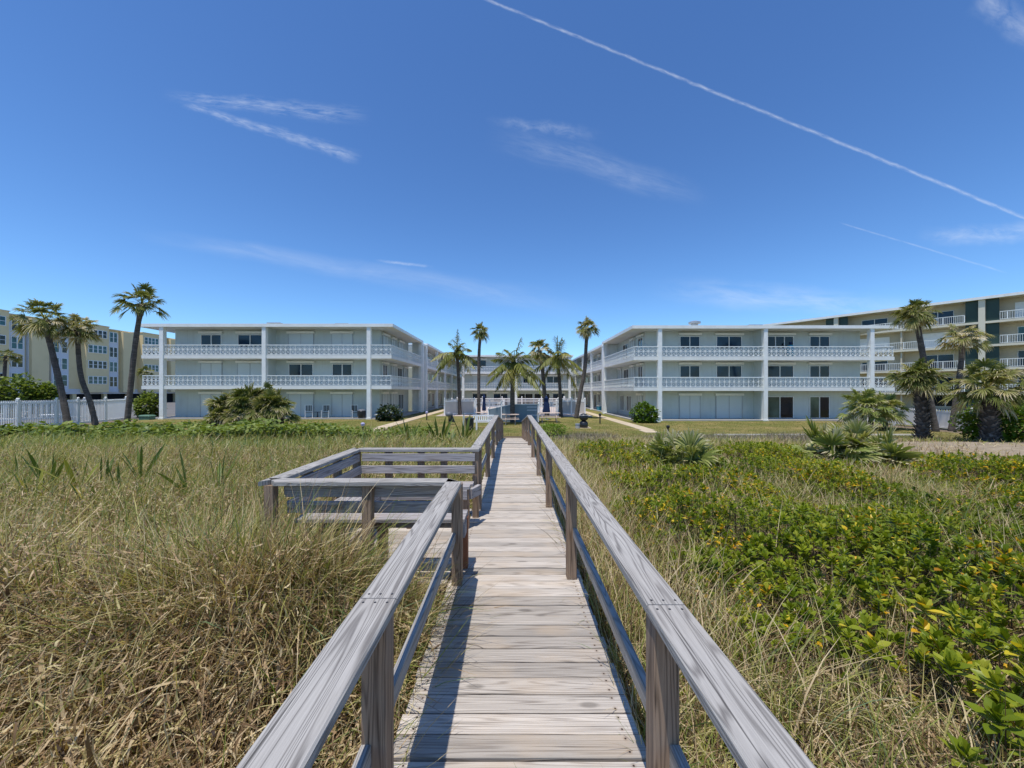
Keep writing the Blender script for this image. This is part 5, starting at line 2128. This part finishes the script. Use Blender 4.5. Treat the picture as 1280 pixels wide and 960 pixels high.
gl = 'white loungers behind the left fence'
for x, y, r_, lb in ((-39.0, 30.0, .3, 'white sun lounger behind the picket fence, nearest to the leftmost curved palm'), (-36.5, 32.5, .3, 'white sun lounger behind the fence between the two curved palms'),
                     (-35.8, 35.5, .3, 'white sun lounger behind the fence farthest from the camera'), (-37.6, 27.4, .3, 'white sun lounger at the left edge behind the picket fence')):
    lounger(lb, x, y, r_, gl)


def patio_table(label, x, y, z=0.0, r=.55, mat='white_vinyl', cat='table', h=.72, group=None):
    t = thing('patio_table', label, cat, (x, y, z), group)
    MB().lathe((x, y, z), [(r, h - .03), (r, h)], 18).build('tabletop', mat, t)
    MB().lathe((x, y, z), [(.25, 0), (.05, .05), (.035, .4), (.05, h - .032)], 12).build('leg', mat, t)


patio_table('round white patio table behind the left picket fence', -35.2, 29.6, 0, .75)
for x, y, lb in ((-5.3, 43.5, 'white pool lounger inside the left corner of the pool fence'), (5.6, 43.0, 'white pool lounger inside the right corner of the pool fence'), (3.6, 44.5, 'white pool lounger behind the right navy umbrella')):
    lounger(lb, x, y, -1.2, 'loungers by the pool', .04)


def chair(label, x, y, z, rot):
    t = thing('patio_chair', label, 'chair', (x, y, z), 'patio chairs before the left apartment block')
    u = (math.cos(rot), math.sin(rot))
    F = Loc((x, y), u, (-u[1], u[0]), z)
    mb = MB()
    F.box(mb, -.24, .24, -.26, .26, .43, .46)
    mb.build('seat', 'black_metal', t)
    mb = MB()
    for k in range(4):
        a = -.2 + k * .13
        F.box(mb, a - .035, a + .035, -.36, -.335, .56, 1.08)
    mb.build('backrest', 'black_metal', t)
    mb = MB()
    for s in (-1, 1):
        pts = [F.p(s * .29, .3, 0), F.p(s * .29, .28, .64), F.p(s * .29, -.3, .66), F.p(s * .29, -.37, 1.12)]
        mb.tube(pts, .02, 6)
        mb.tube([F.p(s * .29, -.34, 0), F.p(s * .29, -.32, .64)], .02, 6)
        mb.tube([F.p(s * .29, -.3, .44), F.p(s * .29, .28, .44)], .018, 6)
    mb.tube([F.p(-.29, -.37, 1.12), F.p(.29, -.37, 1.12)], .02, 6)
    mb.tube([F.p(-.29, -.34, .54), F.p(.29, -.34, .54)], .018, 6)
    mb.build('frame', 'white_vinyl', t)


for p, rr, lb in ((386, .5, 'leftmost white framed patio chair with dark straps before the shutters'), (407, .25, 'middle white framed patio chair with dark straps before the shutters'),
                  (444, .6, 'white framed patio chair beside the dark basket near the corner column')):
    chair(lb, (p - 640) / 481 * 34.6, 34.6, .125, math.pi + rr)
patio_table('small dark low table between the two left patio chairs', (397 - 640) / 481 * 34.9, 34.9, .125, .3, 'black_metal', 'table', .5)
x, y = (452 - 640) / 481 * 34.3, 34.3
t = thing('basket', 'dark woven basket beside the corner column of the left apartment block', 'basket', (x, y, .12))
MB().lathe((x, y, .121), [(.30, 0), (.36, .3), (.37, .6), (.33, .66)], 14).build('body', 'black_metal', t)
MB().lathe((x, y, .121), [(.35, .661), (.33, .69), (.2, .76)], 14).build('lid', 'grey_plastic', t)
x, y = (478 - 640) / 481 * 33.0, 33.0
t = thing('low_table', 'low white slatted table beside the patio shrub at the left block corner', 'table', (x, y, 0))
mb = MB()
mb.box(x - .6, x + .6, y - .3, y + .3, .46, .50)
mb.build('tabletop', 'white_vinyl', t)
for sx in (-.5, .5):
    mb = MB()
    mb.box(x + sx - .03, x + sx + .03, y - .25, y + .25, 0, .459)
    mb.build('leg', 'grey_plastic', t)
x, y = (184 - 640) / 481 * 33.5, 33.5
t = thing('utility_box', 'low green utility box beside the shrub at the left end of the left block', 'utility box', (x, y, 0))
mb = MB()
mb.box(x - .45, x + .45, y - .3, y + .3, 0, .34)
mb.build('body', 'green_box', t)
mb = MB()
mb.quadbox([(x - .5, y - .35, .341), (x + .5, y - .35, .341), (x + .5, y + .35, .341), (x - .5, y + .35, .341), (x - .38, y - .25, .44), (x + .38, y - .25, .44), (x + .38, y + .25, .44), (x - .38, y + .25, .44)])
mb.build('lid', 'green_box', t)
x, y = (818 - 640) / 481 * 33.0, 33.0
t = thing('planter_box', 'low white planter box between the glossy shrub and the right block corner column', 'planter', (x, y, RB))
mb = MB()
mb.box(x - .42, x + .42, y - .3, y + .3, RB, RB + .42)
mb.build('body', 'white_paint', t)
mb = MB()
mb.box(x - .48, x + .48, y - .36, y + .36, RB + .421, RB + .5)
mb.build('rim', 'white_paint', t)

# pedestal grills
x, y = (730 - 640) / 481 * 26.3, 26.4
z = -.1
t = thing('kettle_grill', 'black two bowl kettle grill standing on the lawn right of the leaning palm', 'grill', (x, y, z))
MB().lathe((x, y, z), [(.2, 0), (.27, .12), (.3, .3), (.27, .48), (.16, .56)], 18).build('lower_bowl', 'black_metal', t, True)
MB().lathe((x, y, z), [(.12, .561), (.28, .68), (.33, .82), (.28, .97), (.12, 1.06), (.03, 1.08)], 18).build('lid', 'black_metal', t, True)
mb = MB()
mb.tube([(x - .3, y - .2, z + .9), (x - .38, y - .3, z + .95), (x + .3, y - .3, z + .95)], .018, 6)
mb.build('handle', 'metal_grey', t)
x, y = (563 - 640) / 481 * 28.6, 28.6
t = thing('pedestal_grill', 'grey lidded pedestal grill on the grass mound left of the leftmost coconut palm', 'grill', (x, y, 0))
MB().lathe((x - .1, y, 0), [(.16, 0), (.05, .05), (.05, .62)], 10).build('pedestal', 'black_metal', t)
MB().lathe((x - .1, y, .0), [(.16, .621), (.26, .70), (.27, .78), (.24, .9), (.1, .97)], 16).build('lid', 'grey_plastic', t, True)
mb = MB()
mb.quadbox([(x - .05, y - .12, .25), (x + .34, y - .12, .2), (x + .34, y + .12, .2), (x - .05, y + .12, .25), (x + .02, y - .12, .74), (x + .14, y - .12, .74), (x + .14, y + .12, .74), (x + .02, y + .12, .74)])
mb.build('side_shelf', 'black_metal', t)
x, y = (722 - 640) / 481 * 25.9, 25.9
t = thing('bollard', 'short grey wooden stump on the concrete pad beside the black kettle grill', 'bollard', (x, y, -.1))
MB().lathe((x, y, -.1), [(.16, 0), (.15, .3), (.14, .36)], 10).build('stump', 'concrete', t)
MB().lathe((x, y, -.1), [(.17, .361), (.16, .42)], 10).build('cap', 'metal_grey', t)


def path_lamp(label, x, y, z, h, headmat):
    t = thing('path_lamp', label, 'path lamp', (x, y, z), 'garden path lamps')
    MB().lathe((x, y, z), [(.05, -.05), (.05, h - .2)], 10).build('pole', 'black_metal', t)
    MB().lathe((x, y, z), [(.06, h - .199), (.1, h - .15), (.12, h - .05), (.1, h), (.02, h + .03)], 12).build('lamp_head', headmat, t)


path_lamp('black path lamp beside the right garden path on the lawn', (750 - 640) / 481 * 30.5, 30.5, -.13, .85, 'black_metal')
path_lamp('path lamp with a pale lavender head in front of the left corner column', (453.5 - 640) / 481 * 22.4, 22.4, 0, .65, 'lavender')
path_lamp('small lavender headed path lamp near the left courtyard wing', (533.5 - 640) / 481 * 33, 33, 0, .75, 'lavender')
path_lamp('low dark path lamp at the lawn edge before the right apartment block', (835 - 640) / 481 * 25.2, 25.2, -.15, .4, 'black_metal')

# small things on balconies
x, y, z = (988 - 640) / 481 * 35.1, 35.1, 5.69 + RB
t = thing('turquoise_object', 'turquoise rounded object beside the open door on the top balcony of the right block', 'float', (x, y, z))
MB().lathe((x, y, z), [(.12, 0), (.3, .2), (.36, .6), (.34, .95), (.2, 1.15), (.05, 1.2)], 16).build('body', 'teal_plastic', t, True)  # rounded turquoise form, its kind not known
MB().lathe((x, y, z), [(.05, 1.201), (.1, 1.25), (.13, 1.36), (.08, 1.46)], 10).build('dark_top', 'navy_canvas', t, True)
x, y, z = 10.6 + 1.2, 51.4, RB + .12
t = thing('storage_box', 'teal storage box on the ground patio of the right courtyard wing', 'box', (x, y, z))
mb = MB()
mb.box(x - .35, x + .35, y - .6, y + .6, z, z + .55)
mb.build('body', 'teal_plastic', t)
mb = MB()
mb.box(x - .38, x + .38, y - .63, y + .63, z + .551, z + .62)
mb.build('lid', 'white_vinyl', t)
